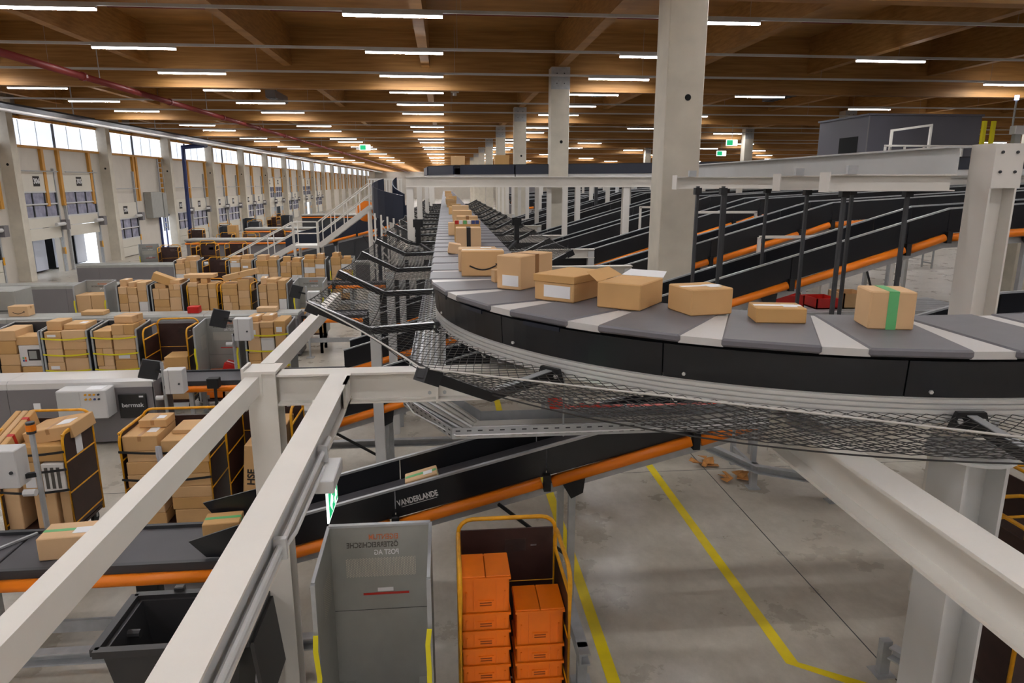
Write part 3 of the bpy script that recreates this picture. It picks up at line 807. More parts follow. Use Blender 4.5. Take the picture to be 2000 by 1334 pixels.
# right upper frame
r = thing('upper_steel_post', 'white steel H-post at the right edge behind the sorter, carrying the upper beams', 'post', (5.28, 6.35, 0))
ob('profile', MB().hbeam((5.28, 6.35, 0), (5.28, 6.35, 4.86), .30, .28, .02, .014, up=(1, 0, 0)), WHITE, r)
ob('head_plate', MB().box(5.14, 5.44, 6.19, 6.2, 4.45, 4.86), WHITE, r)
for dx in (.05, .2):
    for z in (4.6, 4.78): ob('bolt', MB().cyl((5.16+dx, 6.175, z), .014, .016, 'y', 6), DKGREY, r)
r = thing('upper_runway_beam', 'long blue-white steel beam running back from the right post along the hall', 'beam', (5.0, 11, 4.56))
ob('profile', MB().hbeam((5.02, 6.5, 4.71), (5.02, 15.6, 4.71), .24, .28, .018, .012), WHITE2, r)
for i, (y, x0, lab) in enumerate(((6.55, 3.70, 'nearest to the right post'), (7.75, 3.80, 'second from the right post'), (9.4, 3.15, 'third from the right post, reaching the concrete column'))):
    r = thing('upper_cross_beam', 'white upper steel cross beam %s' % lab, 'beam', (4.4, y, 4.4))
    ob('profile', MB().hbeam((x0, y, 4.50), (5.0, y, 4.50), .16, .16, .012, .010), WHITE, r)
    ob('end_plate', MB().box(x0-.012, x0, y-.09, y+.09, 4.41, 4.60), WHITE, r)
    ob('beam_clamp', MB().box(x0+.15, x0+.25, y-.12, y-.08, 4.58, 4.66), GALV, r)
# hanging dark threaded channels from the upper beams
for i, (x, y, z0) in enumerate(((3.95, 6.62, 3.1), (4.62, 6.62, 3.0), (4.2, 7.8, 2.9), (4.75, 7.8, 2.9), (3.35, 8.2, 2.8), (3.05, 8.25, 2.8), (3.9, 9.45, 2.7), (4.5, 9.45, 2.7), (6.4, 7.8, 2.8), (7.2, 7.8, 2.8))):
    r = thing('hanger_rod', 'dark hanging steel channel under the upper right beams', 'rod', (x, y, z0), 'hanger channels under the upper beams')
    ob('channel', MB().beam((x, y, z0), (x, y, 4.46), .035, .035, up=(0, 1, 0)), DKGREY, r)
    ob('clamp', MB().box(x-.04, x+.04, y-.035, y+.035, 4.36, 4.44), BLACKM, r)
# portal frames over the sorter further up
for i, y in enumerate((16.4, 22.5, 31.6, 40.8, 50.)):
    lab = 'white steel portal frame over the sorter, %s' % ('nearest' if i == 0 else 'second') if i < 2 else 'distant white steel portal frame over the sorter'
    r = thing('portal_frame', lab, 'frame', (1.5, y, 0), 'portal frames over the sorter')
    for x in (-.80, 4.3, 9.5): ob('leg', MB().hbeam((x, y, 0), (x, y, 4.40), .16, .16, up=(0, 1, 0)), WHITE, r)
    ob('cross_beam', MB().hbeam((-.88, y, 4.52), (14.5, y, 4.52), .2, .24), WHITE, r)
# low support frames carrying the straight sorter
for i, y in enumerate((12.1, 15.3, 19.5, 24., 28.6, 33.2)):
    lab = 'white low support frame under the straight sorter, %s' % ('nearest to the curve' if i == 0 else 'second from the curve') if i < 2 else 'distant low support frame under the straight sorter'
    r = thing('sorter_support', lab, 'frame', (.4, y, 0), 'low frames under the sorter')
    for x in (-.98, 3.25): ob('leg', MB().hbeam((x, y, 0), (x, y, 3.0), .14, .14, up=(0, 1, 0)), WHITE2, r)
    ob('cross_beam', MB().hbeam((-1.06, y, 2.95), (3.33, y, 2.95), .16, .2), WHITE, r)
r = thing('sorter_side_post', 'white steel post under the net arms left of the sorter, above the dark conveyor', 'post', (-.98, 9.3, 0))
ob('profile', MB().hbeam((-.98, 9.3, 0), (-.98, 9.3, 3.05), .14, .14, up=(0, 1, 0)), WHITE2, r)
# many white posts in the distance right of the sorter
for i in range(9):
    for x in (3.4, 6.2, 9.0):
        y = 19+3.05*i+x*.2
        solo('distant_post', MB().hbeam((x, y, 0), (x, y, 4.4), .14, .14, up=(0, 1, 0)), WHITE, 'distant white steel post of the upper sorter level', 'post', 'white posts of the upper level')

# ------------------------------------------------------------------ inclined conveyors
def incline(y0, depth, prof, label, tubes=ORANGE, seg=1.5, group=None, legs=(), hn=.41, panel=BLACK, logo=None):
    """prof = [(x, z bottom)...]; near side at y0, far side at y0+depth"""
    r = thing('inclined_conveyor', label, 'conveyor', (prof[0][0], y0, 0), group)
    pts = [Vector((x, 0, z)) for x, z in prof]
    def zat(x):
        for (xa, za), (xb, zb) in zip(prof, prof[1:]):
            if xa <= x <= xb: return za+(zb-za)*(x-xa)/(xb-xa)
        return prof[-1][1]
    x = prof[0][0]; XE = prof[-1][0]; k = 0
    knots = sorted({p[0] for p in prof})
    while x < XE-.05:
        e = min(XE, x+seg)
        for kx in knots:
            if x+.2 < kx < e: e = kx
        g = .006
        za, zb = zat(x+g), zat(e-g)
        for yy, nm in ((y0, 'side_panel'), (y0+depth-.03, 'side_panel')):
            ob(nm, MB().poly([(x+g, yy, za+.12), (e-g, yy, zb+.12), (e-g, yy, zb+hn), (x+g, yy, za+hn)], (0, .03, 0)), panel, r)
        T = MB().sweep([(.02,-.055),(.055,-.03),(.06,.0),(.055,.03),(.02,.055),(-.03,.055),(-.03,-.055)], [(x+.05, y0-.02, za+.06), (e-.05, y0-.02, zb+.06)])
        ob('guard_tube', T, tubes, r, True)
        ob('joint_bracket', MB().box(x-.035, x+.035, y0-.075, y0+.0, za-.02, za+.15), BLACKM, r)
        x = e; k += 1
    for yy in (y0-.004, y0+depth-.034):
        mb = MB()
        mb.sweep([(-.02,-.01),(.02,-.01),(.02,.012),(-.02,.012)], [(p.x, yy+.015, p.z+hn+.01) for p in pts])
        ob('edge_trim', mb, GALV if panel is not NAVY else NAVY, r)
    ob('belt', MB().sweep([(-depth/2+.05,-.02),(depth/2-.05,-.02),(depth/2-.05,.02),(-depth/2+.05,.02)], [(p.x, y0+depth/2, p.z+.17) for p in pts]), BELTD, r)
    ob('frame_rail', MB().sweep([(-.03,-.05),(.03,-.05),(.03,.05),(-.03,.05)], [(p.x, y0+.08, p.z-.05) for p in pts]), GALV, r)
    ob('frame_rail', MB().sweep([(-.03,-.05),(.03,-.05),(.03,.05),(-.03,.05)], [(p.x, y0+depth-.08, p.z-.05) for p in pts]), GALV, r)
    for lx in legs:
        z = zat(lx)
        for yy in (y0+.02, y0+depth-.1):
            ob('leg', MB().box(lx-.035, lx+.035, yy, yy+.07, 0, z-.02), GALV, r)
        ob('leg_bracket', MB().poly([(lx-.12, y0-.02, z-.02), (lx+.12, y0-.02, z+.03), (lx+.10, y0-.02, z-.14), (lx-.02, y0-.02, z-.2)], (0, .02, 0)), BLACKM, r)
        ob('leg_brace', MB().beam((lx-.02, y0+.04, z*.45), (lx-.75, y0+.04, zat(lx-.75)-.06), .03, .03), BLACKM, r)
        ob('leg_tie', MB().box(lx-.02, lx+.02, y0+.05, y0+depth-.05, .25, .32), GALV, r)
    if logo:
        lx, txt, size = logo
        sl = math.atan2(zat(lx+.5)-zat(lx-.5), 1)
        c = (lx, y0-.002, zat(lx)+.262)
        M = facing(c, (math.cos(sl), 0, math.sin(sl)), (-math.sin(sl), 0, math.cos(sl)))
        t = text_mesh(txt, size, .001, .0022); t.xf(Matrix.Diagonal((.80, 1.15, 1, 1))); t.xf(M)
        ob('logo_text', t, PRINTW, r)
        ob('logo_line', MB().box(-.175, .185, -.046, -.041, -.001, .001).xf(M), PRINTW, r)
    return r
def ln(x, a, b): return a+b*x
prV = [(-2.05, ln(-2.05, 1.293, .255)), (6.2, ln(6.2, 1.293, .255)), (9.5, ln(6.2, 1.293, .255)+.15)]
incline(6.30, .80, prV, 'nearest black inclined conveyor with orange tube and white lettering, behind the roll cages', legs=(1.22,), logo=(-.33, 'VANDERLANDE', .072))
NAMES = ['second black inclined conveyor with orange tube, beyond the white cross beam', 'third black inclined conveyor with orange tube behind the sorter', 'fourth black inclined conveyor with orange tube behind the sorter', 'fifth black inclined conveyor with orange tube behind the sorter']
for k in range(1, 9):
    y = 6.30+3.05*k
    pr = [(-1.9, 1.05), (7.2, 1.05+9.1*.288), (12.5, 1.05+9.1*.288+.30), (17., 1.05+9.1*.288+.42)]
    incline(y, .85, pr, NAMES[k-1] if k <= 4 else 'distant black inclined conveyor with orange tube behind the sorter', group=None if k <= 4 else 'distant inclined conveyors', legs=(-.9, 1.9, 4.6, 8.5) if k < 4 else (), seg=1.7 if k < 4 else 2.6, hn=.46)
# parcel riding on the near incline
sl = math.atan(.255)
o = parcel(-.28, 6.72, ln(-.28, 1.293, .255)+.20, .34, .22, .13, 'brown parcel with green tape riding up the nearest inclined conveyor', tilt=(0, -sl), rot=.05, tape='x', tapem=GTAPE, lab='top')
# handrails on the incline maintenance decks
for i, (x, y, z) in enumerate(((5.2, 14.1, 3.0), (4.9, 17.2, 3.0))):
    r = thing('white_handrail', 'short white handrail between the %s right inclined conveyors' % ('third and fourth' if i == 0 else 'fourth and fifth'), 'railing', (x, y, 0), 'white handrails between inclines')
    for dx in (0, 1.3): ob('post', MB().beam((x+dx, y, 0), (x+dx, y, z+.9), .05, .05, up=(0, 1, 0)), WHITE, r)
    ob('top_rail', MB().beam((x-.02, y, z+.9), (x+1.32, y, z+.9), .05, .05), WHITE, r)
    ob('deck_plate', MB().box(x-.1, x+1.5, y-.3, y+.3, z-1.04, z-1.0), GALV, r)

# ------------------------------------------------------------------ roll cages
def arch(x, y0, y1, z0, zt, r=.12, n=4):
    """upside-down U in the plane x = const"""
    p = [(x, y0, z0), (x, y0, zt-r)]
    for i in range(1, n): a = PI/2*i/n; p.append((x, y0+r-r*math.cos(a), zt-r+r*math.sin(a)))
    p += [(x, y0+r, zt), (x, y1-r, zt)]
    for i in range(1, n): a = PI/2*i/n; p.append((x, y1-r+r*math.sin(a), zt-r+r*math.cos(a)))
    return p+[(x, y1, zt-r), (x, y1, z0)]
def casters(r, w, d):
    for sx in (-1, 1):
        for sy in (-1, 1):
            c = ob('caster', MB().cyl((sx*(w/2-.1)-.02, sy*(d/2-.1), .075), .075, .04, 'x', 12), BLACKM, r)
            ob('fork', MB().box(sx*(w/2-.1)-.035, sx*(w/2-.1)+.035, sy*(d/2-.1)-.02, sy*(d/2-.1)+.02, .08, .18), GALV, c)
def yellow_cage(w=.85, d=.75, h=1.72):
    r = thing('roll_cage', 'x', 'cage'); X = w/2-.015; Y = d/2-.015
    ob('base_deck', MB().box(-w/2+.02, w/2-.02, -d/2+.02, d/2-.02, .18, .215), BROWN, r)
    for sx in (-1, 1):
        f = ob('side_frame', MB().tube(arch(sx*X, -Y, Y, .17, h-.08), .018, 6), YEL, r, True)
        for z in (.30, .72, 1.12, 1.48): ob('cross_bar', MB().tube([(sx*X, -Y, z), (sx*X, Y, z)], .014, 6), YEL, f)
        ob('side_panel', MB().box(sx*X-.006, sx*X+.006, -Y+.02, Y-.02, .24, 1.47), BROWN, r)
    pts = [(p[1], Y, p[2]) for p in arch(0, -X, X, .17, h)]
    f = ob('back_frame', MB().tube(pts, .018, 6), YEL, r, True)
    ob('cross_bar', MB().tube([(-X, Y, 1.18), (X, Y, 1.18)], .011, 6), YEL, f)
    ob('back_panel', MB().box(-X+.02, X-.02, Y-.008, Y+.008, .24, h-.10), BROWN, r)
    casters(r, w, d); return r
def grey_cage(w=.85, d=.75, h=1.75, m=GREYM, strap=True):
    r = thing('roll_cage', 'x', 'cage'); X = w/2-.012; Y = d/2-.012
    ob('base_deck', MB().box(-w/2+.02, w/2-.02, -d/2+.02, d/2-.02, .18, .22), BROWN, r)
    ob('back_panel', MB().box(-X, X, Y-.012, Y+.012, .22, h), m, r)
    for sx in (-1, 1):
        p = ob('side_panel', MB().poly([(sx*X-.008, -Y, .20), (sx*X-.008, Y, .20), (sx*X-.008, Y, h), (sx*X-.008, -Y, h-.06)], (.016, 0, 0)), m, r)
        ob('edge_strip', MB().box(sx*X-.016, sx*X+.016, -Y-.012, -Y+.012, .18, h-.06), GALV, p)
        ob('top_strip', MB().beam((sx*X, -Y, h-.055), (sx*X, Y, h+.005), .026, .02), GALV, p)
    ob('top_lip', MB().box(-X, X, Y-.02, Y+.02, h, h+.02), GALV, r)
    casters(r, w, d); return r
def straps(r, w, d, zs, m):
    for z in zs:
        n = 9; pts = [(-w/2+w*i/(n-1), -d/2-.012-.012*math.sin(PI*i/(n-1)), z-.03*math.sin(PI*i/(n-1))) for i in range(n)]
        ob('strap', MB().sweep([(-.002,-.015),(.002,-.015),(.002,.015),(-.002,.015)], pts), m).parent = r
PY = yellow_cage(h=1.77); PG = grey_cage(); PD = grey_cage(m=mat('dark_sheet_metal', (70, 72, 76), .4, .3, var=.06, scale=4))
protos = {'y': [PY, False], 'g': [PG, False], 'd': [PD, False]}
def cage(kind, x, y, label, rot=0., group=None):
    p = protos[kind]
    if not p[1]: p[1] = True; r = p[0]; r.location = (x, y, 0); r.rotation_euler = (0, 0, rot); r['label'] = label
    else: r = dup(p[0], (x, y, 0), rot, label, skip=('strap',))
    if group: r['group'] = group
    elif 'group' in r: del r['group']
    return r
def fill(cx, cy, desc, seed, w=.78, d=.66, z0=.22, top=1.5, cols=2, tape=None, white=.08, over=2):
    """stack parcels in a cage; desc names the cage"""
    q = random.Random(seed); x = cx-w/2
    lab = 'cardboard parcel stacked in %s' % desc; grp = 'parcels in %s' % desc
    cuts = [0.]+sorted(q.uniform(.42, .58) if cols == 2 else (i+1)/cols+q.uniform(-.04, .04) for i in range(cols-1))+[1.]
    tops = []
    for a, b in zip(cuts, cuts[1:]):
        z = z0+.002; bw = (b-a)*w-.012; c = x+(a+b)/2*w; tp = top+q.uniform(-.12, .1)
        while z < tp-.08:
            h = min(q.choice((.16, .2, .22, .26, .3, .36)), max(.12, tp-z)); 
            if h < .1: break
            m = CARDW if q.random() < white else CARD
            dd = d*q.uniform(.82, 1)
            if q.random() < .22 and bw > .3:
                f = q.uniform(.4, .6); 
                for u0, u1 in ((0, f), (f, 1)):
                    parcel(c-bw/2+(u0+u1)/2*bw, cy-(d-dd)/2, z, (u1-u0)*bw-.008, dd, h, lab, grp, tape=tape, m=m, rot=q.uniform(-.01, .01))
            else:
                parcel(c+q.uniform(-.006, .006), cy-(d-dd)/2, z, bw*q.uniform(.93, .995), dd, h, lab, grp, tape=tape if q.random() < .7 else None, m=m, lab='front' if q.random() < .05 else None, rot=q.uniform(-.012, .012))
            z += h+.003
        tops.append((c, z, bw))
    for c, z, bw in tops[:over]:
        if q.random() < .75:
            h = q.choice((.1, .14, .18)); parcel(c, cy, z, bw*q.uniform(.6, .95), d*q.uniform(.5, .8), h, lab, grp, rot=q.uniform(-.15, .15), tape='x' if tape else None, lab='top' if q.random() < .5 else None)
# --- foreground pair of empty/loaded cages
r = cage('g', -.59, 4.88, 'empty grey sheet-metal roll cage with mirrored red lettering in the foreground')
ob_ = None
def gpart(name, mb, m):
    o = ob(name, mb, m); o.parent = r; return o
CYB = .375-.012-.014
for k, (txt, z, xr, mm) in enumerate((('EIGENTUM', 1.655, .09, RUST), ('ÖSTERREICHISCHE', 1.585, .09, PRINTG), ('POST AG', 1.515, .09, LABEL))):
    t = text_mesh(txt, .066, .0008, .001); wd = max(p[0] for p in t.v)-min(p[0] for p in t.v)
    t.xf(Matrix.Diagonal((.76, 1, 1, 1))); wd *= .76; t.xf(facing((xr+.055-wd/2, CYB, z), (1, 0, 0), (0, 0, 1), mirror=True)); gpart('lettering', t, mm)
mb = MB()
for i in range(46):
    for j in range(11):
        x = -.285+i*.0125; z = 1.30+j*.0155+(i % 2)*.0077
        mb.add([(x+.0045*math.cos(a*PI/3), CYB, z+.0055*math.sin(a*PI/3)) for a in range(6)], [tuple(range(6))])
gpart('perforation', mb, PERF)['kind'] = 'stuff'
mb = MB()
for i in range(24):
    for j in range(14):
        y = -.05+i*.0125; z = 1.18+j*.02+(i % 2)*.01
        mb.add([(-.425+.0225, y+.0045*math.cos(a*PI/3), z+.0055*math.sin(a*PI/3)) for a in range(6)], [tuple(range(6))])
gpart('perforation', mb, PERF)['kind'] = 'stuff'
gpart('red_stripe', MB().box(-.16, .22, CYB-.002, CYB, 1.125, 1.145), REDTAPE)
gpart('warning_sticker', MB().box(-.04, .09, CYB-.002, CYB, 1.155, 1.19), LABEL)
gpart('sheet_seam', MB().box(-.40, .40, CYB-.001, CYB, .985, .989), DKGREY)
for sx in (-1, 1):
    pts = [(sx*.41, -.40, 1.30), (sx*.405-.01, -.415, 1.18), (sx*.40, -.41, .95), (sx*.41-.012, -.42, .7), (sx*.405, -.41, .45)]
    gpart('hanging_strap', MB().sweep([(-.018,-.003),(.018,-.003),(.018,.003),(-.018,.003)], pts, up=(0, 1, 0)), STRAP)
gpart('corner_plate', MB().box(.28, .41, -.30, .36, .22, .30), GREYM); gpart('corner_plate', MB().box(-.41, -.26, -.30, .36, .22, .30), GREYM)
gpart('paper_scrap', MB().box(.02, .06, .05, .08, .221, .224), LABEL)
cage('y', .46, 4.88, 'yellow-framed roll cage with brown boards holding stacked orange crates')
# orange crates
def crate(h, lid=False):
    r = thing('orange_crate', 'x', 'crate'); w, d = .385, .34; t = .008
    ob('body', MB().box(-w/2+.012, w/2-.012, -d/2+.012, -d/2+.012+t, 0, h).box(-w/2+.012, w/2-.012, d/2-.012-t, d/2-.012, 0, h).box(-w/2+.012, -w/2+.012+t, -d/2+.012, d/2-.012, 0, h).box(w/2-.012-t, w/2-.012, -d/2+.012, d/2-.012, 0, h).box(-w/2+.012, w/2-.012, -d/2+.012, d/2-.012, 0, t), CRATE, r)
    rim = MB().box(-w/2, w/2, -d/2, -d/2+.014, h-.022, h).box(-w/2, w/2, d/2-.014, d/2, h-.022, h).box(-w/2, -w/2+.014, -d/2, d/2, h-.022, h).box(w/2-.014, w/2, -d/2, d/2, h-.022, h)
    ob('rim', rim, CRATE, r)
    for x in (-w*.22, w*.22): ob('rib', MB().box(x-.005, x+.005, -d/2+.003, -d/2+.013, .01, h-.02), CRATE, r)
    for x in (-w*.38, w*.38): ob('rib', MB().box(x-.005, x+.005, -d/2+.003, -d/2+.013, .01, h*.6), CRATE, r)
    g = ob('hand_grip', MB().box(-.06, .06, -d/2+.004, -d/2+.012, h*.18, h*.18+.05), CRATE, r)
    for q in range(2): ob('slot', MB().box(-.045, .045, -d/2+.002, -d/2+.005, h*.18+.008+q*.02, h*.18+.017+q*.02), mat('orange_shadow_slot', (150, 62, 4), .6), g)
    if lid:
        for sx in (-1, 1): ob('lid_half', MB().cbox(min(.003*sx, sx*(w/2-.004)), max(.003*sx, sx*(w/2-.004)), -d/2+.004, d/2-.004, h, h+.012, .003), CRATE, r)
    return r
cr0 = crate(.15); cr1 = crate(.30, True); first = [True, True]
def put_crate(k, x, y, z, label):
    src = (cr0, cr1)[k]
    if first[k]: first[k] = False; src.location = (x, y, z); src['label'] = label
    else: dup(src, (x, y, z), 0, label)
for i in range(7): put_crate(0, .245, 4.81, .222+i*.153, 'open orange plastic crate in the left stack of the yellow cage, %s from the bottom' % ['first', 'second', 'third', 'fourth', 'fifth', 'sixth', 'seventh'][i])
put_crate(1, .245, 4.81, .222+7*.153, 'tall lidded orange crate on top of the left stack in the yellow cage')
for i in range(5): put_crate(0, .665, 4.81, .222+i*.153, 'open orange plastic crate in the right stack of the yellow cage, %s from the bottom' % ['first', 'second', 'third', 'fourth', 'fifth'][i])
put_crate(1, .665, 4.81, .222+5*.153, 'tall lidded orange crate on top of the right stack in the yellow cage')
# sticker on the brown board
yc = protos['y'][0]
ob('worn_sticker', MB().box(-.02, .16, .352, .354, 1.46, 1.58), mat('worn_sticker_grey', (96, 80, 76), .6)).parent = yc
ob('worn_sticker', MB().box(.20, .25, .352, .354, 1.505, 1.52), LABEL).parent = yc

# --- row one behind the near belt
Y1R = 8.78
r = yellow_cage(h=1.58); r.location = (-5.15, Y1R, 0); r['label'] = 'yellow-framed roll cage with brown side boards at far left of the front row'
straps(r, .85, .75, (1.28, 1.05, .78), BSTRAP)
ob('paper_note', MB().box(.42, .424, -.10, .05, 1.14, 1.40), LABEL).parent = r
c1 = 'the far left front-row cage'
parcel(-5.48, Y1R, .222, .20, .6, .95, 'tall narrow carton standing at the left in the far left front-row cage', tape=None)
parcel(-5.08, Y1R, .222, .26, .6, .50, 'cream carton behind the beacon pole in the far left front-row cage', tape='y')
parcel(-4.86, Y1R, .222, .14, .5, .48, 'narrow carton at the right in the far left front-row cage', tape=None)
o = parcel(-4.92, Y1R-.05, .725, .27, .56, .38, 'white printed carton in the far left front-row cage', m=CARDW, tape=None)
for i in range(3): ob('print', MB().box(-.1+i*.07, -.06+i*.07, -.283, -.281, .05, .33), PRINTG).parent = o
parcel(-5.20, Y1R, .725, .24, .6, .40, 'plain middle carton in the far left front-row cage', tape=None, lab='front')
parcel(-5.05, Y1R, 1.13, .56, .62, .20, 'wide top carton just left of the yellow frame in the far left cage', tape='x')
parcel(-4.98, Y1R+.10, 1.335, .60, .55, .17, 'big flat carton sloping on top of the far left front-row cage', tape='y', tilt=(.0, -.16), lab='top')
for i in range(3):
    o = parcel(-5.56+.085*i, Y1R+.02, 1.175, .07, .72, .36, 'long carton on edge at left of the far left cage, %s' % ('outermost', 'middle', 'inner one with red tape')[i], tape=None, tilt=(.30, .0))
    if i == 2:
        for yy in (-.2, .15): ob('tape', MB().box(-.037, .037, yy, yy+.05, .361, .363).box(.0355, .037, yy, yy+.05, .2, .362), REDTAPE).parent = o
r = yellow_cage(1.08, .75, 1.56); r.location = (-3.55, Y1R, 0); tag(r, 'wide yellow-framed roll cage packed with flat brown cartons behind the slim white tube', 'cage')
straps(r, 1.08, .75, (1.25, .88), BSTRAP)
c2 = 'the wide front-row cage'
zz = .222
for i, h in enumerate((.16, .20, .15, .17, .17, .14, .20)):
    parcel(-3.85+.01*(i % 2), Y1R-.02, zz, .42-.03*(i % 3), .62, h, 'brown carton in the left stack of the wide front-row cage', 'left stack of the wide front-row cage', tape='y' if i == 6 else None, lab='top' if i == 6 else None); zz += h+.003
parcel(-3.80, Y1R+.12, zz, .34, .30, .10, 'small taped carton lying on the left stack of the wide front-row cage', tape='y', lab='top')
zz = .222
for i, h in enumerate((.20, .16, .15, .17, .16)):
    parcel(-3.29, Y1R-.02, zz, .50-.04*(i == 0), .64, h, 'brown carton in the right stack of the wide front-row cage', 'right stack of the wide front-row cage', tape=None); zz += h+.003
parcel(-3.30, Y1R-.05, zz, .56, .66, .30, 'big brown carton on top of the right stack in the wide front-row cage', tape='x', lab='top')
parcel(-3.27, Y1R+.05, zz+.304, .50, .40, .05, 'flat carton lid lying on the big top carton of the wide cage', tape=None, lab='top')
solo('clear_plastic_wrap', MB().tube([(-3.61, Y1R-.40, 1.32), (-3.60, Y1R-.43, 1.22), (-3.58, Y1R-.44, 1.0), (-3.56, Y1R-.41, .86)], .03, 6).tube([(-3.58, Y1R-.42, 1.32), (-3.56, Y1R-.45, 1.15), (-3.57, Y1R-.43, .88)], .022, 6), mat('crumpled_film', (176, 176, 182), .25), 'strip of crumpled clear film hanging between the stacks of the wide cage', 'film')
cage('y', -2.42, Y1R+.1, 'yellow-framed roll cage standing right of the wide cage, behind the white post')
o = parcel(-2.58, Y1R-.02, .28, .26, .5, .95, 'tall leaning carton with dark HSE lettering right of the wide cage', tape=None, tilt=(.0, .10))
t = text_mesh('HSE', .13, .001, .004).xf(facing((-.03, -.253, .52), (0, 0, 1), (-1, 0, 0))); ob('lettering', t, PRINT).parent = o
ob('up_arrows', MB().box(.02, .035, -.253, -.251, .84, .90).box(.06, .075, -.253, -.251, .84, .90).box(.01, .045, -.253, -.251, .885, .895).box(.05, .085, -.253, -.251, .885, .895), PRINT).parent = o
parcel(-2.33, Y1R, .28, .18, .5, .55, 'small carton tucked beside the leaning lettered carton', tape=None)
parcel(-2.27, Y1R+.05, .84, .34, .5, .62, 'tall carton with white papers beside the white post', lab='front', tape='y')
# --- rows behind
def strapped(r): straps(r, .85, .75, (1.56, 1.24, .92), STRAP)
R2 = 14.15
row2 = [(-8.30, 'd', 'the leftmost cage of the second row'), (-7.42, 'd', 'the strapped cage second from left in the second row'), (-6.50, 'd', 'the strapped cage third from left in the second row'),
        (-5.55, 'y', 'the yellow cage with brown back in the second row'), (-4.58, 'g', 'the half-empty grey cage of the second row'), (-3.60, 'd', 'the strapped cage at the right end of the second row')]
for i, (x, k, desc) in enumerate(row2):
    cw = {'d': 'dark sheet-metal', 'y': 'yellow-framed', 'g': 'grey sheet-metal'}[k]
    lab = ['dark roll cage at far left of the second row, piled with mixed parcels', 'dark roll cage with yellow straps, second from left in the second row', 'dark roll cage with yellow straps, third from left in the second row', 'yellow-framed roll cage with open brown interior in the second row', 'half-empty grey roll cage beside the monitor in the second row', 'dark roll cage with yellow straps at the right end of the second row'][i]
    r = cage(k, x, R2, lab)
    if i in (1, 2, 5): strapped(r)
    if k == 'd' and i: fill(x, R2-.03, desc, 30+i, tape='x' if i == 2 else None, white=.12 if i == 0 else .04, cols=3 if i == 5 else 2, top=1.74)
L0 = 'cardboard parcel in the leftmost piled cage of the second row'
for x, w, hs in ((-8.50, .35, (.30, .26, .24, .22, .26, .2)), (-8.10, .40, (.20, .34, .22))):
    z = .222
    for h in hs: parcel(x+rnd.uniform(-.01, .01), R2-.04, z, w-.02*rnd.random(), .62, h, L0, 'parcels in the leftmost second-row cage', tape=None); z += h+.003
o = parcel(-8.10, R2-.12, .994, .44, .40, .42, 'white appliance carton with printed microwave at far left of the second row', m=CARDW, tape=None)
parcel(-8.12, R2-.10, 1.417, .50, .42, .17, 'shallow open brown carton on top of the white appliance carton', tape=None)
ob('printed_oven', MB().box(-.06, .18, -.203, -.201, .12, .34), PRINT).parent = o; ob('printed_window', MB().box(-.04, .10, -.2045, -.203, .15, .31), GREYM).parent = o
for i, m in enumerate((BLUEB, RED, GTAPE, ORANGE)): ob('printed_logo', MB().box(-.17+.04*(i % 2), -.14+.04*(i % 2), -.203, -.201, .1+.05*(i//2), .14+.05*(i//2)), m).parent = o
dsc = 'the yellow cage with brown back in the second row'
for x, z, w, h in ((-5.45, .222, .5, .32), (-5.74, .222, .2, .5), (-5.40, .545, .40, .30), (-5.43, .85, .44, .26), (-5.75, .725, .24, .2)):
    parcel(x, R2-.05, z, w, .5, h, 'cardboard parcel lying in '+dsc, 'parcels in '+dsc, tape=None, rot=rnd.uniform(-.1, .1))
dsc = 'the half-empty grey cage'
solo('orange_tub', MB().box(-4.93, -4.55, R2-.30, R2-.27, .222, .72).box(-4.93, -4.90, R2-.3, R2+.2, .222, .72).box(-4.58, -4.55, R2-.3, R2+.2, .222, .72).box(-4.93, -4.55, R2+.17, R2+.2, .222, .72).box(-4.93, -4.55, R2-.3, R2+.2, .222, .24), CRATE, 'orange plastic tub standing in the half-empty grey cage', 'tub')
parcel(-4.36, R2-.1, .222, .34, .4, .42, 'brown carton leaning beside the orange tub in the grey cage', tape=None, tilt=(0, .0))
parcel(-4.42, R2-.02, .75, .34, .3, .14, 'red and white carton tipped over the orange tub', tape='x', m=RED, tapem=LABEL, tilt=(0, .35))
R3 = 20.35
row3 = [(-9.92, 'g'), (-8.78, 'd'), (-7.86, 'd'), (-6.89, 'y'), (-5.97, 'y'), (-4.96, 'd'), (-3.95, 'g')]
n3 = ['grey roll cage with four big square cartons at far left of the third row', 'dark roll cage second from left in the third row', 'dark roll cage third from left in the third row with tumbled cartons', 'yellow-framed roll cage fourth from left in the third row', 'yellow-framed roll cage fifth from left in the third row', 'dark strapped roll cage sixth from left in the third row', 'open grey roll cage at the right end of the third row']
for i, (x, k) in enumerate(row3):
    r = cage(k, x, R3, n3[i])
    if i == 0:
        for dx in (-.2, .2):
            for z in (.222, .84): parcel(x+dx, R3-.03, z, .385, .62, .60, 'big square brown carton in the grey cage at far left of the third row', 'four big square cartons', tape=None)
        continue
    if i == 5: straps(r, .85, .75, (.95,), BSTRAP)
    if i == 6: fill(x, R3, 'the open grey cage ending the third row', 71, top=.8, white=.3); continue
    fill(x, R3-.03, ['', 'the second cage of the third row', 'the third cage of the third row', 'the fourth cage of the third row', 'the fifth cage of the third row', 'the sixth cage of the third row'][i], 50+i, top=1.75, cols=2+(i % 2))
parcel(-7.95, R3-.1, 1.70, .75, .4, .22, 'long brown carton tipped over the third cage of the third row', tape='x', tilt=(0, .42), rot=.2)
parcel(-5.85, R3-.1, 1.86, .95, .3, .16, 'long brown carton sloping over the fifth cage of the third row', tape='y', tilt=(0, -.22))
parcel(-7.0, R3, 1.86, .8, .45, .10, 'flat brown carton laid over the fourth cage of the third row', tape='x')
R4 = 26.5
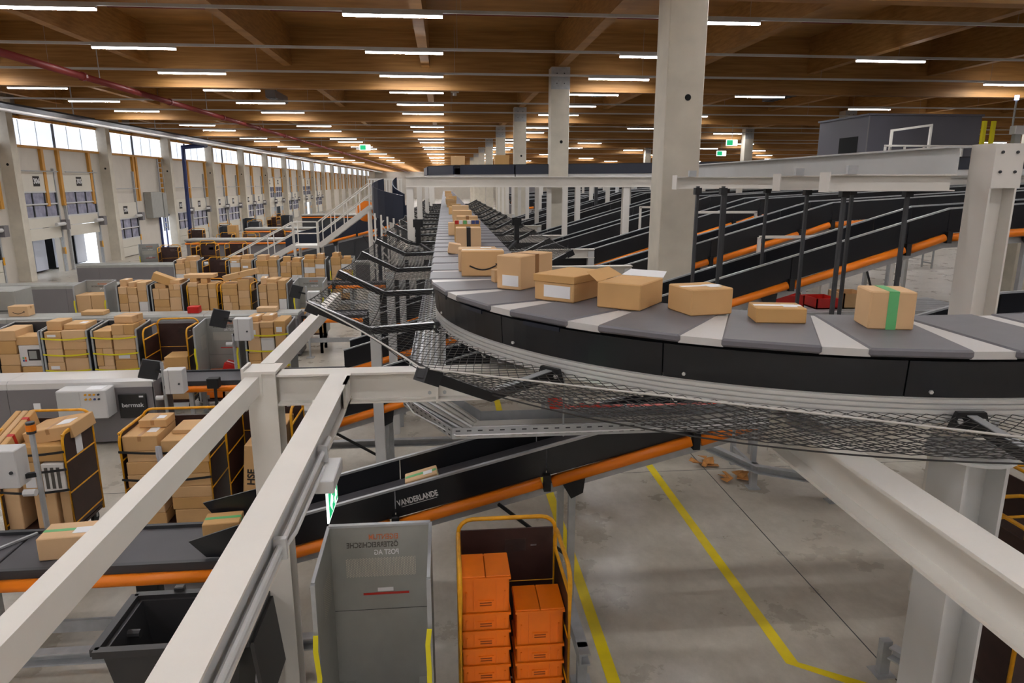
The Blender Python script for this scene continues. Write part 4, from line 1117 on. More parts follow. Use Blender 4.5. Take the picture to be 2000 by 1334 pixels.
for i, (x, k) in enumerate(((-9.5, 'd'), (-8.5, 'y'), (-7.55, 'd'), (-6.62, 'd'), (-5.75, 'd'), (-4.9, 'd'), (-3.9, 'g'))):
    lab = ['dark roll cage at left of the fourth row, full of cartons', 'empty yellow-framed roll cage with brown back in the fourth row', 'dark roll cage third from left in the fourth row', 'dark roll cage fourth from left in the fourth row', 'dark roll cage fifth from left in the fourth row', 'dark roll cage sixth from left in the fourth row', 'grey roll cage at the right end of the fourth row'][i]
    r = cage(k, x, R4, lab)
    if i != 1: fill(x, R4-.03, 'the %s cage of the fourth row' % ['first', '', 'third', 'fourth', 'fifth', 'sixth', 'seventh'][i], 90+i, top=1.72, white=.22, over=2)
# cages by the docks
for i, (x, y, k, rot, lab) in enumerate(((-13.4, 32.7, 'g', .4, 'grey roll cage with yellow handle by the left dock columns'), (-12.3, 32.1, 'y', .2, 'yellow-framed roll cage in front of dock door 306'), (-11.6, 34.4, 'y', -.3, 'yellow-framed roll cage between the two half-raised dock doors'),
        (-10.9, 32.9, 'y', .1, 'empty yellow-framed roll cage right of dock door 305'), (-12.2, 40., 'y', 0., 'yellow-framed roll cage before the fourth dock bay'), (-11.1, 41., 'y', 1.57, 'tall brown-boarded roll cage beside the glazed door'), (-10.0, 42.6, 'y', .3, 'brown-boarded roll cage right of the glazed door'), (-9.9, 33.8, 'y', .0, 'dark yellow-framed roll cage behind the fourth row'))):
    cage(k, x, y, lab, rot)
parcel(-11.8, 36.3, .01, .7, .5, .75, 'strapped pair of brown cartons on the floor by the fourth dock bay', tape='full', tapem=STRAP)
parcel(-12.2, 41.4, .01, .5, .5, 2.1, 'tall upright carton leaning by the glazed door', tape=None)
parcel(-11.1, 30.85, 1.15, .6, .4, .22, 'brown carton lying on the grey bench by dock door 305', tape=None)

# ------------------------------------------------------------------ infeed belts and housings on the left
def infeed(y, x0, x1, zt, d, label, tube=True, legs=None, label_group=None):
    r = thing('infeed_belt', label, 'conveyor', ((x0+x1)/2, y, 0), label_group)
    n = max(1, round((x1-x0)/2.2)); w = (x1-x0)/n
    for i in range(n):
        a, b = x0+i*w, x0+(i+1)*w
        ob('belt_bed', MB().cbox(a+.012, b-.012, y+.05, y+d-.05, zt-.10, zt, .01), BELTD, r)
        for yy in (y, y+d-.05): ob('side_rail', MB().box(a, b, yy, yy+.05, zt-.16, zt+.03), DKGREY, r)
        if tube: ob('guard_tube', MB().sweep([(.02,-.055),(.055,-.03),(.06,.0),(.055,.03),(.02,.055),(-.03,.055),(-.03,-.055)], [(a+.06, y-.02, zt-.11), (b-.06, y-.02, zt-.11)]), ORANGE, r, True)
        ob('joint_bracket', MB().box(b-.06, b+.06, y-.08, y+.0, zt-.18, zt+.02), BLACKM, r)
    for lx in legs or []:
        for yy in (y+.05, y+d-.12): ob('leg', MB().box(lx-.035, lx+.035, yy, yy+.07, 0, zt-.16), GALV, r)
        ob('cross_tie', MB().box(lx-.02, lx+.02, y+.05, y+d-.05, .22, .28), GALV, r)
    ob('lower_rail', MB().box(x0, x1, y+.04, y+.08, .30, .42), GALV, r)
    return r
r = infeed(6.12, -6.6, -2.02, .97, .82, 'near dark belt conveyor with orange tube at lower left', legs=(-5.2, -4.3, -2.4))
ob('transfer_edge', MB().beam((-4.72, 6.2, .985), (-4.25, 6.88, .985), .03, .02), GALV, r)
ob('drive_motor', MB().cyl((-2.95, 6.3, .62), .09, .42, 'y', 12).box(-3.06, -2.86, 6.26, 6.40, .55, .80), BLACKM, r)
ob('gear_box', MB().cbox(-2.75, -2.15, 6.14, 6.30, .50, .78, .01), GREYP, r)
ob('side_gate', MB().poly([(-2.35, 6.20, 1.0), (-2.02, 6.18, 1.0), (-1.98, 6.18, 1.34), (-2.50, 6.20, 1.17)], (0, .02, 0)), BLACK, r)
ob('side_gate', MB().poly([(-2.45, 6.92, 1.0), (-2.02, 6.92, 1.0), (-2.02, 6.92, 1.36), (-2.6, 6.92, 1.22)], (0, .02, 0)), BLACK, r)
parcel(-3.70, 6.50, .972, .50, .32, .23, 'brown parcel with green tape and white label riding the near left belt', rot=.08, tape='x', tapem=GTAPE, lab='top')
parcel(-2.35, 6.75, .972, .36, .26, .16, 'green-taped parcel half hidden behind the wide white beam on the near belt', rot=.1, tape='x', tapem=GTAPE)
ROWY = [12.3, 18.45, 24.6, 30.75]
hx1 = [-5.12, -3.9, -8.0, -2.6]
for i, y in enumerate(ROWY):
    nm = ['second', 'third', 'fourth', 'fifth'][i]
    hz = [1.14, 1.12, 1.10, 1.10][i]
    r = thing('feeder_housing', 'long grey feeder housing with pale rounded top, %s row' % nm, 'housing', (-9, y, 0))
    X0 = -15.5; x = hx1[i]
    while x > X0+.5:
        a = max(X0, x-2.4)
        ob('side_panel', MB().box(a+.004, x-.004, y-.30, y-.26, .06, hz-.10), GREYP, r)
        ob('top_cover', MB().sweep([(-.36,-.10),(.36,-.10),(.36,.0),(.30,.045),(-.26,.045),(-.36,-.02)], [(a+.003, y+.08, hz), (x-.003, y+.08, hz)]), ALU if i == 0 else GREYM, r)
        x = a
    ob('body', MB().box(X0, hx1[i]-.02, y-.26, y+.42, .05, hz-.11), GREYP, r)
    ob('end_panel', MB().box(hx1[i]-.02, hx1[i]+.01, y-.30, y+.44, .05, hz-.02), GREYP, r)
    if i < 3: infeed(y-.05, hx1[i]+.03, -1.95, 1.02, .80, 'dark belt conveyor with orange tube in the %s row' % nm, legs=(hx1[i]+.5, -3.4, -2.3))
# housing fittings in the second row
r = thing('white_control_cabinet', 'white wall cabinet with coloured buttons on the second-row feeder housing', 'cabinet', (-6.1, 11.8, .5))
ob('case', MB().cbox(-6.56, -5.76, 11.66, 11.998, .60, 1.10, .015), LGREY, r)
ob('door', MB().box(-6.54, -6.18, 11.652, 11.66, .62, 1.07), mat('pale_door', (190, 191, 190), .45), r)
for i in range(4):
    for j in range(2): ob('button', MB().cyl((-6.08+i*.07, 11.64, 1.03-j*.08), .018, .02, 'y', 8), (YEL, YEL, YEL, DKGREY, YEL, YEL, BLUEB, DKGREY)[j*4+i], r)
ob('paper', MB().box(-6.1, -5.85, 11.72, 11.94, 1.10, 1.104), LABEL, r)
r = thing('black_sign_panel', 'black panel with pale berrmak lettering on the second-row feeder housing', 'sign', (-5.32, 11.97, .5))
ob('panel', MB().cbox(-5.71, -5.25, 11.955, 11.998, .50, .93, .006), BERM, r)
t = text_mesh('berrmak', .105, .001, .001).xf(facing((-5.48, 11.953, .73), (1, 0, 0), (0, 0, 1))); ob('lettering', t, PRINTW, r)
ob('sticker', MB().box(-5.36, -5.29, 11.952, 11.955, .87, .90), LABEL, r)
solo('warning_sticker', MB().box(-7.12, -7.01, 11.985, 11.999, .66, .80), LABEL, 'white warning sticker on the second-row grey housing', 'sticker')
# parcels on the third-row feeder top
o = parcel(-10.9, ROWY[1]+.05, 1.17, .48, .3, .26, 'brown parcel with smile mark on the third-row feeder top', tape='x'); smile(o, -.15, .26, .26)
parcel(-11.8, ROWY[1]+.05, 1.17, .5, .3, .10, 'flat brown parcel at far left on the third-row feeder top', tape=None)
parcel(-9.1, ROWY[1]+.05, 1.17, .55, .35, .10, 'flat pale parcel on the third-row feeder top', tape=None)
parcel(-6.62, ROWY[1]+.05, 1.17, .28, .25, .17, 'red box on the third-row feeder top', m=RED, tape=None)
parcel(-4.75, ROWY[1]+.05, 1.17, .50, .3, .12, 'brown parcel with orange mark at the right of the third-row feeder top', tape=None)
r = thing('grey_stepped_machine', 'grey stepped machine housing at far left in the third row', 'machine', (-12.2, 19.2, 0))
ob('tall_case', MB().cbox(-12.1, -11.3, 19.0, 19.8, .05, 1.75, .03), GREYM, r); ob('low_case', MB().cbox(-13.2, -12.15, 18.95, 19.8, .05, 1.55, .04), GREYM, r); ob('panel_line', MB().box(-12.08, -11.32, 18.99, 19.0, 1.2, 1.22), DKGREY, r)
# control posts with monitors
def control_post(x, y, label, zt=1.9, box=(.10, 1.30), mon=True, beacon=False, base=0., mx=-.22):
    r = thing('control_post', label, 'terminal', (x, y, base))
    ob('pole', MB().tube([(x, y, base), (x, y, zt)], .028, 8), GALV, r)
    ob('foot', MB().box(x-.1, x+.1, y-.1, y+.1, base, base+.015), GALV, r)
    bx, bz = x+box[0], box[1]
    b = ob('control_box', MB().cbox(bx, bx+.30, y-.14, y+.08, bz, bz+.42, .01), LGREY, r)
    ob('lock', MB().cyl((bx+.24, y-.155, bz+.18), .018, .016, 'y', 8), DKGREY, b)
    ob('door_gap', MB().box(bx+.08, bx+.084, y-.142, y-.14, bz, bz+.42), DKGREY, b)
    ob('arm', MB().beam((x, y, bz+.1), (bx+.05, y, bz+.05), .05, .05), BLACKM, r)
    if mon:
        m = MB().cbox(-.15, .15, -.02, .02, -.17, .17, .006)
        m.xf(Matrix.Translation((x+mx, y-.05, bz+.42)) @ Matrix.Rotation(.35, 4, 'Y') @ Matrix.Rotation(.5, 4, 'Z'))
        ob('monitor', m, DKGREY, r); ob('monitor_arm', MB().beam((x, y, bz+.35), (x+mx, y-.02, bz+.42), .04, .04), BLACKM, r)
    ob('scanner', MB().cyl((x-.10, y-.12, bz-.06), .04, .12, 'x', 8), LGREY, r)
    if beacon:
        ob('beacon_base', MB().cyl((x, y, zt), .045, .03, 'z', 12), DKGREY, r); ob('beacon_lens', MB().cyl((x, y, zt+.03), .048, .07, 'z', 12), ORANGE, r); ob('beacon_cap', MB().cyl((x, y, zt+.10), .042, .025, 'z', 12), DKGREY, r)
    return r
control_post(-4.40, 7.30, 'control post with orange beacon and grey box beside the far left front cage', 1.92, box=(-.42, 1.36), mon=False, beacon=True)
control_post(-4.82, 11.72, 'control post with monitor and grey box at the end of the second-row housing', 1.55, box=(.06, 1.02), mx=-.18)
control_post(-4.02, 13.05, 'control post with tilted monitor in front of the half-empty grey cage', 1.72, box=(.06, 1.62), mx=-.20)
control_post(-3.62, 18.0, 'control post with grey box in the third row beside the white tube', 1.9, box=(.04, 1.35), mx=-.25)
r = thing('belt_sensor', 'black sensor and motor hanging on the second-row belt', 'sensor', (-3.5, 12.1, .6))
ob('motor', MB().cbox(-3.72, -3.30, 11.98, 12.18, .66, .94, .01), DKGREY, r); ob('eye', MB().cbox(-4.22, -4.02, 11.98, 12.14, .98, 1.16, .01), BLACKM, r); ob('stalk', MB().beam((-4.12, 12.1, .6), (-4.12, 12.1, 1.0), .04, .04), BLACKM, r)
# wheeled black bin in the foreground
r = thing('wheeled_bin', 'big black open plastic bin at lower left between the two white beams', 'bin', (-2.08, 4.95, 0))
def frustum(x0, x1, y0, y1, z0, X0, X1, Y0_, Y1_, z1, t):
    mb = MB(); lo = [(x0,y0,z0),(x1,y0,z0),(x1,y1,z0),(x0,y1,z0)]; hi = [(X0,Y0_,z1),(X1,Y0_,z1),(X1,Y1_,z1),(X0,Y1_,z1)]
    li = [(x0+t,y0+t,z0+t),(x1-t,y0+t,z0+t),(x1-t,y1-t,z0+t),(x0+t,y1-t,z0+t)]; hi2 = [(X0+t,Y0_+t,z1),(X1-t,Y0_+t,z1),(X1-t,Y1_-t,z1),(X0+t,Y1_-t,z1)]
    f = [(3,2,1,0)]+[(i, (i+1) % 4, 4+(i+1) % 4, 4+i) for i in range(4)]
    g = [(8,9,10,11)]+[(8+(i+1) % 4, 8+i, 12+i, 12+(i+1) % 4) for i in range(4)]
    h = [(4+i, 4+(i+1) % 4, 12+(i+1) % 4, 12+i) for i in range(4)]
    return mb.add(lo+hi+li+hi2, f+g+h)
BIN = mat('black_bin_plastic', (44, 43, 44), .42, var=.06, scale=6)
ob('body', frustum(-2.42, -1.72, 4.72, 5.20, .18, -2.56, -1.58, 4.62, 5.28, 1.17, .03), BIN, r)
rim = MB()
for a, b in (((-2.60, 4.60), (-1.54, 4.60)), ((-1.54, 4.60), (-1.54, 5.30)), ((-1.54, 5.30), (-2.60, 5.30)), ((-2.60, 5.30), (-2.60, 4.60))): rim.beam((*a, 1.18), (*b, 1.18), .06, .055)
ob('rim', rim, BIN, r)
for x in (-2.3, -1.9): ob('rim_clip', MB().cbox(x, x+.08, 5.30, 5.36, 1.14, 1.24, .008), BIN, r)
for x in (-2.5, -1.62):
    ob('trunnion', MB().cyl((x-.05, 4.95, 1.08), .035, .12, 'x', 10), BIN, r)
for sx in (-2.34, -1.80):
    for sy in (4.80, 5.12): ob('caster', MB().cyl((sx-.025, sy, .09), .09, .05, 'x', 12), BLACKM, r)
ob('flap_lid', MB().poly([(-1.52, 5.28, 1.16), (-1.52, 4.64, 1.16), (-1.46, 4.64, .55), (-1.46, 5.28, .55)], (.03, 0, .0)), BIN, r)
# ------------------------------------------------------------------ guard rails on the floor
def guard(pts, label, grp=None, z=.34, posts=None):
    r = thing('floor_guard_rail', label, 'guard rail', (pts[0][0], pts[0][1], 0), grp)
    U = [(-.05,-.06),(.05,-.06),(.05,-.045),(-.03,-.045),(-.03,.045),(.05,.045),(.05,.06),(-.05,.06)]
    ob('rail', MB().sweep(U, [(x, y, z) for x, y in pts]), GALV, r)
    for x, y in (posts or pts):
        ob('post', MB().box(x-.045, x+.045, y+.05, y+.12, .012, z+.06), GALV, r); ob('foot_plate', MB().box(x-.09, x+.09, y+.0, y+.18, 0, .012), GALV, r)
    return r
guard([(-3.1, 10.75), (1.9, 10.75)], 'galvanised floor guard rail behind the nearest inclined conveyor', posts=[(-2.6, 10.75), (-1.0, 10.75), (1.0, 10.75)])
guard([(-4.2, 5.50), (-1.7, 5.50)], 'low galvanised floor rail at lower left behind the black bin', z=.12)
guard([(-4.4, 5.75), (-1.0, 5.75)], 'galvanised floor rail passing behind the grey roll cage', z=.34)
guard([(1.16, 5.25), (1.16, 6.9)], 'galvanised floor rail right of the yellow crate cage', posts=[(1.16, 5.3), (1.16, 6.6)])
guard([(4.10, 10.2), (4.55, 9.15), (5.9, 8.35)], 'bluish galvanised guard rail by the cardboard scraps', posts=[(4.55, 9.15), (5.5, 8.6)])
guard([(4.00, 5.15), (4.45, 4.2)], 'short galvanised guard rail at the foot of the lower right post', z=.30)
guard([(5.6, 7.6), (8.5, 7.2)], 'galvanised guard rail under the sorter at the right edge', z=.5)
# torn cardboard on the floor
q = random.Random(5)
for i, (x, y, lab) in enumerate(((4.08, 10.15, 'crumpled brown cardboard scrap on the floor by the guard rail, farther piece'), (4.38, 9.55, 'torn brown cardboard scrap on the floor by the guard rail, nearer piece'))):
    mb = MB()
    for k in range(7):
        a = q.uniform(0, 6.3); l = q.uniform(.12, .26); w = q.uniform(.06, .14); cx, cy = x+q.uniform(-.16, .16), y+q.uniform(-.12, .12); z = .012+.012*k
        dx, dy = math.cos(a)*l/2, math.sin(a)*l/2; nx, ny = -math.sin(a)*w/2, math.cos(a)*w/2; t1, t2 = q.uniform(0, .07), q.uniform(0, .07)
        mb.poly([(cx-dx-nx, cy-dy-ny, z), (cx+dx-nx, cy+dy-ny, z+t1), (cx+dx+nx, cy+dy+ny, z+t2), (cx-dx+nx, cy-dy+ny, z+.01)], (0, 0, .006))
    solo('cardboard_scrap', mb, mat('torn_cardboard', (186, 128, 66), .8, var=.3, scale=9), lab, 'scrap', at=(x, y, 0))
# dark cage at the lower right edge
cage('y', 4.98, 4.95, 'dark yellow-framed roll cage at the lower right edge behind the post', 1.57)
cage('y', 5.9, 5.6, 'brown-boarded roll cage partly hidden at the right edge', 1.57)

# ------------------------------------------------------------------ cable tray under the sorter
r = thing('cable_tray', 'perforated grey cable tray running under the sorter and turning right', 'tray', (-.2, 6.0, 2.6))
TZ = 2.58
Lp = [(-.40, 34, TZ), (-.40, 5.86, TZ), (.02, 5.0, TZ), (.02+7, 5.0-.02, TZ)]
Rp = [(-.03, 34, TZ), (-.03, 6.02, TZ), (.26, 5.38, TZ), (.02+7, 5.36, TZ)]
for nm, P_ in (('outer_side', Lp), ('inner_side', Rp)):
    for i in range(3): ob(nm, MB().sweep([(-.004,0),(.004,0),(.004,.085),(-.004,.085)], [P_[i], P_[i+1]]), GALV, r)
for i in range(3):
    ob('tray_floor', MB().poly([Lp[i], Lp[i+1], Rp[i+1], Rp[i]], (0, 0, -.006)), GALV, r)
mb = MB()
for i in range(3):
    a, b = Vector(Lp[i]), Vector(Lp[i+1])
    if i == 0: a = Vector((-.40, 11, TZ))
    n = int((b-a).length/.085); d = (b-a)/n; u = d.normalized(); o_ = u.cross(Vector((0,0,1)))
    o_ = o_ if o_.dot(Vector((-1,-1,0))) > 0 else -o_
    for k in range(n):
        for z in (.022, .062): c = a+d*(k+.5)+o_*.0055+Vector((0,0,z)); mb.poly([c-u*.018-Vector((0,0,.005)), c+u*.018-Vector((0,0,.005)), c+u*.018+Vector((0,0,.005)), c-u*.018+Vector((0,0,.005))], o_*.001)
ob('slots', mb, DKGREY, r, kind='stuff')
for k in range(9):
    f = .08+.84*k/8; q = random.Random(k); z = TZ+.012+.014*(k % 2)
    pts = [(-.40+.37*f, 30, z), (-.40+.37*f, 12, z), (-.40+.37*f+q.uniform(-.02, .02), 8, z), (-.40+.37*f, 6.0, z), (-.10+.30*f*.9, 5.50-.05*(1-f), z+.01), (.14+.1*f, 5.06+.26*f, z), (2, 5.04+.28*f, z), (6.5, 5.04+.28*f, z)]
    ob('cable', MB().tube(pts, .011+.004*(k % 3), 5), CABLE if k % 3 else LGREY, r)
ob('loose_cable', MB().tube([(-.46, 6.1, TZ+.04), (-.30, 5.55, TZ+.03), (.05, 4.97, TZ+.035), (1.2, 4.965, TZ+.035), (2.6, 4.96, TZ+.06)], .006, 5), LABEL, r)
for x, y in ((.9, 5.1), (2.4, 5.1)): ob('hanger_rod', MB().tube([(x, y, TZ-.05), (x, y, 3.2)], .008, 5), GALV, r)
for x, y, z1, i in ((.355+.06, 5.62, 3.35, 0), (1.95, 4.30, 3.32, 1)):
    rr = thing('sorter_stud', 'threaded stud with clamp hanging from the %s of the sorter curve' % ('left side' if i == 0 else 'front'), 'rod', (x, y, 2.9))
    ob('stud', MB().tube([(x, y, 2.75), (x, y, z1)], .012, 6), GALV, rr); ob('clamp', MB().cbox(x-.06, x+.06, y-.03, y+.03, 3.0, 3.05, .006), GALV, rr); ob('nut', MB().cyl((x, y, 2.92), .02, .03, 'z', 6), GALV, rr)
# red sprinkler line under the sorter
r = thing('red_pipe_run', 'bright red sprinkler pipe with elbow under the sorter curve', 'pipe', (1.1, 5.75, 2.4))
ob('pipe', MB().tube([(1.12, 5.75, 2.50), (6.5, 5.60, 2.50)], .065, 12), REDP, r, True)
ob('elbow', MB().tube([(1.14, 5.75, 2.50), (1.02, 5.75, 2.51), (.95, 5.77, 2.57), (.92, 5.80, 2.68), (.90, 5.83, 2.80)], .065, 12), REDP, r, True)
for x in (1.16, 1.30): ob('flange', MB().cyl((x, 5.745, 2.50), .085, .04, 'x', 12), REDP, r)
ob('drain_stub', MB().cyl((1.12, 5.75, 2.36), .035, .12, 'z', 8), REDP, r)
for x in (1.55, 3.0, 3.4): ob('pipe_clip', MB().cyl((x, 5.74, 2.50), .072, .03, 'x', 12), GALV, r)
# ------------------------------------------------------------------ stairs and platform in the left distance
YS = 28.0
def flight(x0, z0, x1, z1, lab):
    r = thing('steel_stair', lab, 'stairs', (x0, YS, z0))
    for yy in (YS, YS+1.0): ob('stringer', MB().beam((x0, yy, z0), (x1, yy, z1), .05, .2), WHITE, r)
    n = int((z1-z0)/.19)
    for i in range(n): f = (i+.5)/n; ob('tread', MB().box(x0+(x1-x0)*f-.14, x0+(x1-x0)*f+.14, YS, YS+1.0, z0+(z1-z0)*f, z0+(z1-z0)*f+.03), WHITE2, r)
    for yy in (YS, YS+1.0):
        for h in (.95, .5): ob('handrail', MB().tube([(x0, yy, z0+h), (x1, yy, z1+h)], .025, 6), WHITE, r)
        for i in range(5): f = i/4; ob('baluster', MB().tube([(x0+(x1-x0)*f, yy, z0+(z1-z0)*f), (x0+(x1-x0)*f, yy, z0+(z1-z0)*f+.95)], .02, 6), WHITE, r)
    return r
flight(-9.9, .0, -6.0, 2.05, 'white steel stair, lower flight, in the left distance')
flight(-5.0, 2.05, -2.95, 3.55, 'white steel stair, upper flight with handrails, in the left distance')
r = thing('stair_landing', 'white steel stair landing on four legs in the left distance', 'platform', (-5.5, YS+.5, 0))
ob('deck', MB().box(-6.0, -5.0, YS-.05, YS+1.05, 1.98, 2.08), WHITE, r)
for x in (-5.95, -5.05):
    for y in (YS, YS+1.0): ob('leg', MB().box(x-.05, x+.05, y-.05, y+.05, 0, 1.98), WHITE, r)
    ob('baluster', MB().tube([(x, YS, 2.08), (x, YS, 3.0)], .025, 6), WHITE, r)
for z in (2.55, 3.0): ob('handrail', MB().tube([(-5.95, YS, z), (-5.05, YS, z)], .025, 6), WHITE, r)
r = thing('access_platform', 'white access platform with slatted railing and braced tower at the stair top', 'platform', (-2.4, YS, 0))
ob('deck', MB().box(-3.0, -1.7, YS-.1, YS+1.4, 3.48, 3.58), WHITE, r)
for i in range(12): ob('baluster', MB().box(-2.98+i*.115, -2.93+i*.115, YS-.1, YS-.06, 3.58, 4.62), WHITE, r)
ob('handrail', MB().box(-3.0, -1.65, YS-.1, YS-.05, 4.6, 4.66), WHITE, r)
for x in (-2.95, -2.15): ob('leg', MB().box(x-.06, x+.06, YS-.05, YS+.07, 0, 3.48), WHITE, r)
for z in (.3, 1.35, 2.4):
    ob('brace', MB().beam((-2.95, YS-.02, z), (-2.15, YS-.02, z+1.0), .05, .05), WHITE, r); ob('brace', MB().beam((-2.15, YS-.02, z), (-2.95, YS-.02, z+1.0), .05, .05), WHITE, r)
ob('orange_disc', MB().cyl((-3.25, YS+1.3, 3.35), .42, .12, 'y', 24), ORANGE, r); ob('disc_bracket', MB().box(-3.3, -2.95, YS+1.32, YS+1.4, 3.44, 3.56), WHITE, r)
# navy curved chute
r = thing('curved_chute', 'dark navy curved conveyor wall beside the portal frame in the distance', 'chute', (-.9, 26.2, 0))
def chute(R_, z0a, z0b, h, a0, a1, nm):
    n = 8
    for i in range(n):
        b0, b1 = a0+(a1-a0)*i/n, a0+(a1-a0)*(i+1)/n; za, zb = z0a+(z0b-z0a)*i/n, z0a+(z0b-z0a)*(i+1)/n
        p0 = (-1.5+R_*math.cos(b0), 26.6+R_*math.sin(b0)); p1 = (-1.5+R_*math.cos(b1), 26.6+R_*math.sin(b1))
        ob(nm, MB().poly([(p0[0], p0[1], za), (p1[0], p1[1], zb), (p1[0], p1[1], zb+h), (p0[0], p0[1], za+h)], (.03, .03, 0)), NAVY, r)
chute(1.2, 3.0, 3.6, 1.05, 1.5*PI, .75*PI, 'outer_wall'); chute(.45, 3.0, 3.6, 1.1, 1.5*PI, .75*PI, 'inner_wall')
ob('support_leg', MB().box(-2.6, -2.48, 26.9, 27.02, 0, 3.2), NAVY, r)
incline(32.0, .8, [(-7.2, 1.35), (-1.6, 2.72)], 'navy inclined conveyor under the stair platform in the left distance', panel=NAVY, hn=.80, legs=(-5.0, -3.0), seg=1.6)
for i in range(6): solo('white_fence_post', MB().box(-2.75+i*.22, -2.69+i*.22, 25.2, 25.26, 0, 3.5-.06*i), WHITE, 'white upright beside the navy chute in the distance', 'post', 'white uprights beside the navy chute')
# ------------------------------------------------------------------ upper level on the right
r = thing('upper_sorter', 'dark upper-level sorter track crossing the hall behind the columns', 'conveyor', (6, 24, 4.6))
up = [(-.3, 30, 5.08), (-.1, 27, 5.08), (.8, 25.2, 5.08), (2.6, 24.3, 5.08), (7, 22.6, 5.10), (11, 20.0, 5.12), (16, 15.9, 5.15)]
for i in range(len(up)-1):
    ob('side_panel', MB().sweep([(-.55,-.30),(-.50,-.30),(-.50,.0),(-.55,.0)], up[i:i+2]), BLACK, r); ob('side_panel', MB().sweep([(.55,-.30),(.50,-.30),(.50,.0),(.55,.0)], up[i:i+2]), NAVY, r)
    ob('track_bed', MB().sweep([(-.5,-.05),(.5,-.05),(.5,.03),(-.5,.03)], up[i:i+2]), BLACKM, r); ob('under_rail', MB().sweep([(.2,-.42),(.5,-.42),(.5,-.30),(.2,-.30)], up[i:i+2]), ALU, r)
for x, y, lab in ((.5, 25.7, 'brown parcel on the upper sorter above the portal beam, left one'), (2.0, 24.6, 'brown parcel on the upper sorter above the portal beam, right one'), (7.4, 22.4, 'brown parcel on the upper sorter right of the second column')):
    parcel(x, y, 5.135 if x > 5 else 5.113, .5, .4, .32, lab, tape=None)
r = thing('upper_control_room', 'dark slate room on the upper level at right with a black doorway', 'room', (15.6, 23.5, 4.9))
ob('left_wall', MB().box(13.7, 13.8, 22., 25., 4.9, 6.62), DARKROOM, r); ob('front_wall', MB().box(13.8, 17.6, 22., 22.1, 4.9, 6.62), DARKROOM, r); ob('right_wall', MB().box(17.5, 17.6, 22.1, 25., 4.9, 6.62), DARKROOM, r); ob('back_wall', MB().box(13.8, 17.5, 24.9, 25., 4.9, 6.62), DARKROOM, r)
ob('roof', MB().box(13.65, 17.65, 21.95, 25.05, 6.62, 6.68), DARKROOM, r); ob('doorway', MB().box(13.69, 13.7, 22.5, 23.6, 4.95, 6.0), VOID, r)
ob('corner_trim', MB().box(13.69, 13.72, 21.98, 22.0, 4.9, 6.62), GREYP, r)
r = thing('upper_deck', 'pale upper-level deck edge carrying the slate room', 'platform', (14.5, 21, 4.7))
ob('deck', MB().box(12.7, 22, 19.6, 26, 4.72, 4.9), WHITE2, r)
for i in range(10): ob('baluster', MB().box(12.8+i*.6, 12.85+i*.6, 19.62, 19.67, 4.9, 5.55), WHITE, r)
ob('handrail', MB().box(12.8, 18.4, 19.62, 19.67, 5.53, 5.58), WHITE, r)
ob('gate_frame', MB().box(13.0, 13.06, 19.7, 19.76, 4.9, 6.0).box(14.2, 14.26, 19.7, 19.76, 4.9, 6.15).beam((13.0, 19.73, 5.98), (14.26, 19.73, 6.15), .06, .06), WHITE, r)
for x in (16.55, 16.85): solo('yellow_safety_post', MB().box(x-.05, x+.05, 20.5, 20.6, 4.9, 6.35), STRAP, 'tall yellow safety post beside the slate room', 'post', 'yellow posts beside the slate room')
solo('yellow_barrier_post', MB().box(18.9, 18.98, 20.5, 20.58, 4.9, 6.2), STRAP, 'single yellow post at the right end of the upper deck', 'post')
r = thing('scanner_tower', 'white scanner tower with grey mast right of the slate room', 'machine', (17.5, 20.3, 4.9))
ob('case', MB().cbox(17.3, 17.75, 20.2, 20.6, 4.9, 5.4, .02), LGREY, r); ob('mast', MB().box(17.42, 17.62, 20.3, 20.45, 5.4, 6.2), GREYM, r); ob('head', MB().cbox(17.35, 17.7, 20.25, 20.5, 5.95, 6.2, .02), LGREY, r); ob('lamp_pole', MB().tube([(17.36, 20.4, 6.2), (17.36, 20.4, 6.95)], .03, 6), GREYM, r)
solo('blue_status_lamp', MB().cyl((17.36, 20.4, 6.95), .06, .14, 'z', 10), mat('blue_lamp', (120, 150, 255), .4, emit=(150, 175, 255), est=3.), 'glowing blue status lamp above the scanner tower', 'lamp')
# far clutter of conveyors and posts on the right
for i in range(6):
    y = 34.5+3.4*i
    incline(y, .9, [(4.5, 3.0+.1*(i % 3)), (14., 3.6+.1*(i % 2)), (30., 3.9)], 'distant dark conveyor with orange tube deep in the hall', group='dark conveyors deep in the hall', seg=3.2, hn=.5, legs=(5.5, 12., 19., 26.))
for i in range(22):
    x = 6+1.35*i; y = 27.5+(i*7 % 5)
    solo('distant_frame_post', MB().box(x-.06, x+.06, y-.06, y+.06, 0, 4.7), WHITE2 if i % 3 else DKGREY, 'distant slim post among the conveyors deep in the hall', 'post', 'slim posts deep in the hall')
for i in range(7):
    x = 5+4*i
    solo('distant_machine', MB().cbox(x, x+2.6, 54.2+i % 3, 55.5+i % 3, 0, 4.6, .03).box(x+.3, x+1.2, 54.1+i % 3, 54.2+i % 3, 3.2, 4.2), DKGREY if i % 2 else GREYP, 'dark distant machine block behind the inclined conveyors', 'machine', 'distant machine blocks')
# exit signs hanging from the roof far away
for i, (x, y, z) in enumerate(((-5.2, 48, 6.6), (17.5, 42, 6.7), (20.1, 50, 6.4))):
    r = thing('hanging_exit_sign', ['small green exit sign hanging at the far left under the roof', 'small green exit sign hanging right of the nearest column', 'lower small green exit sign hanging right of the nearest column'][i], 'sign', (x, y, z))
    ob('panel', MB().box(x-.35, x+.35, y, y+.06, z, z+.36), EXITW, r); ob('green_field', MB().box(x-.32, x+.05, y-.01, y, z+.03, z+.33), GREEN, r); ob('chain', MB().box(x-.01, x+.01, y+.02, y+.04, z+.36, ZC), GALV, r)

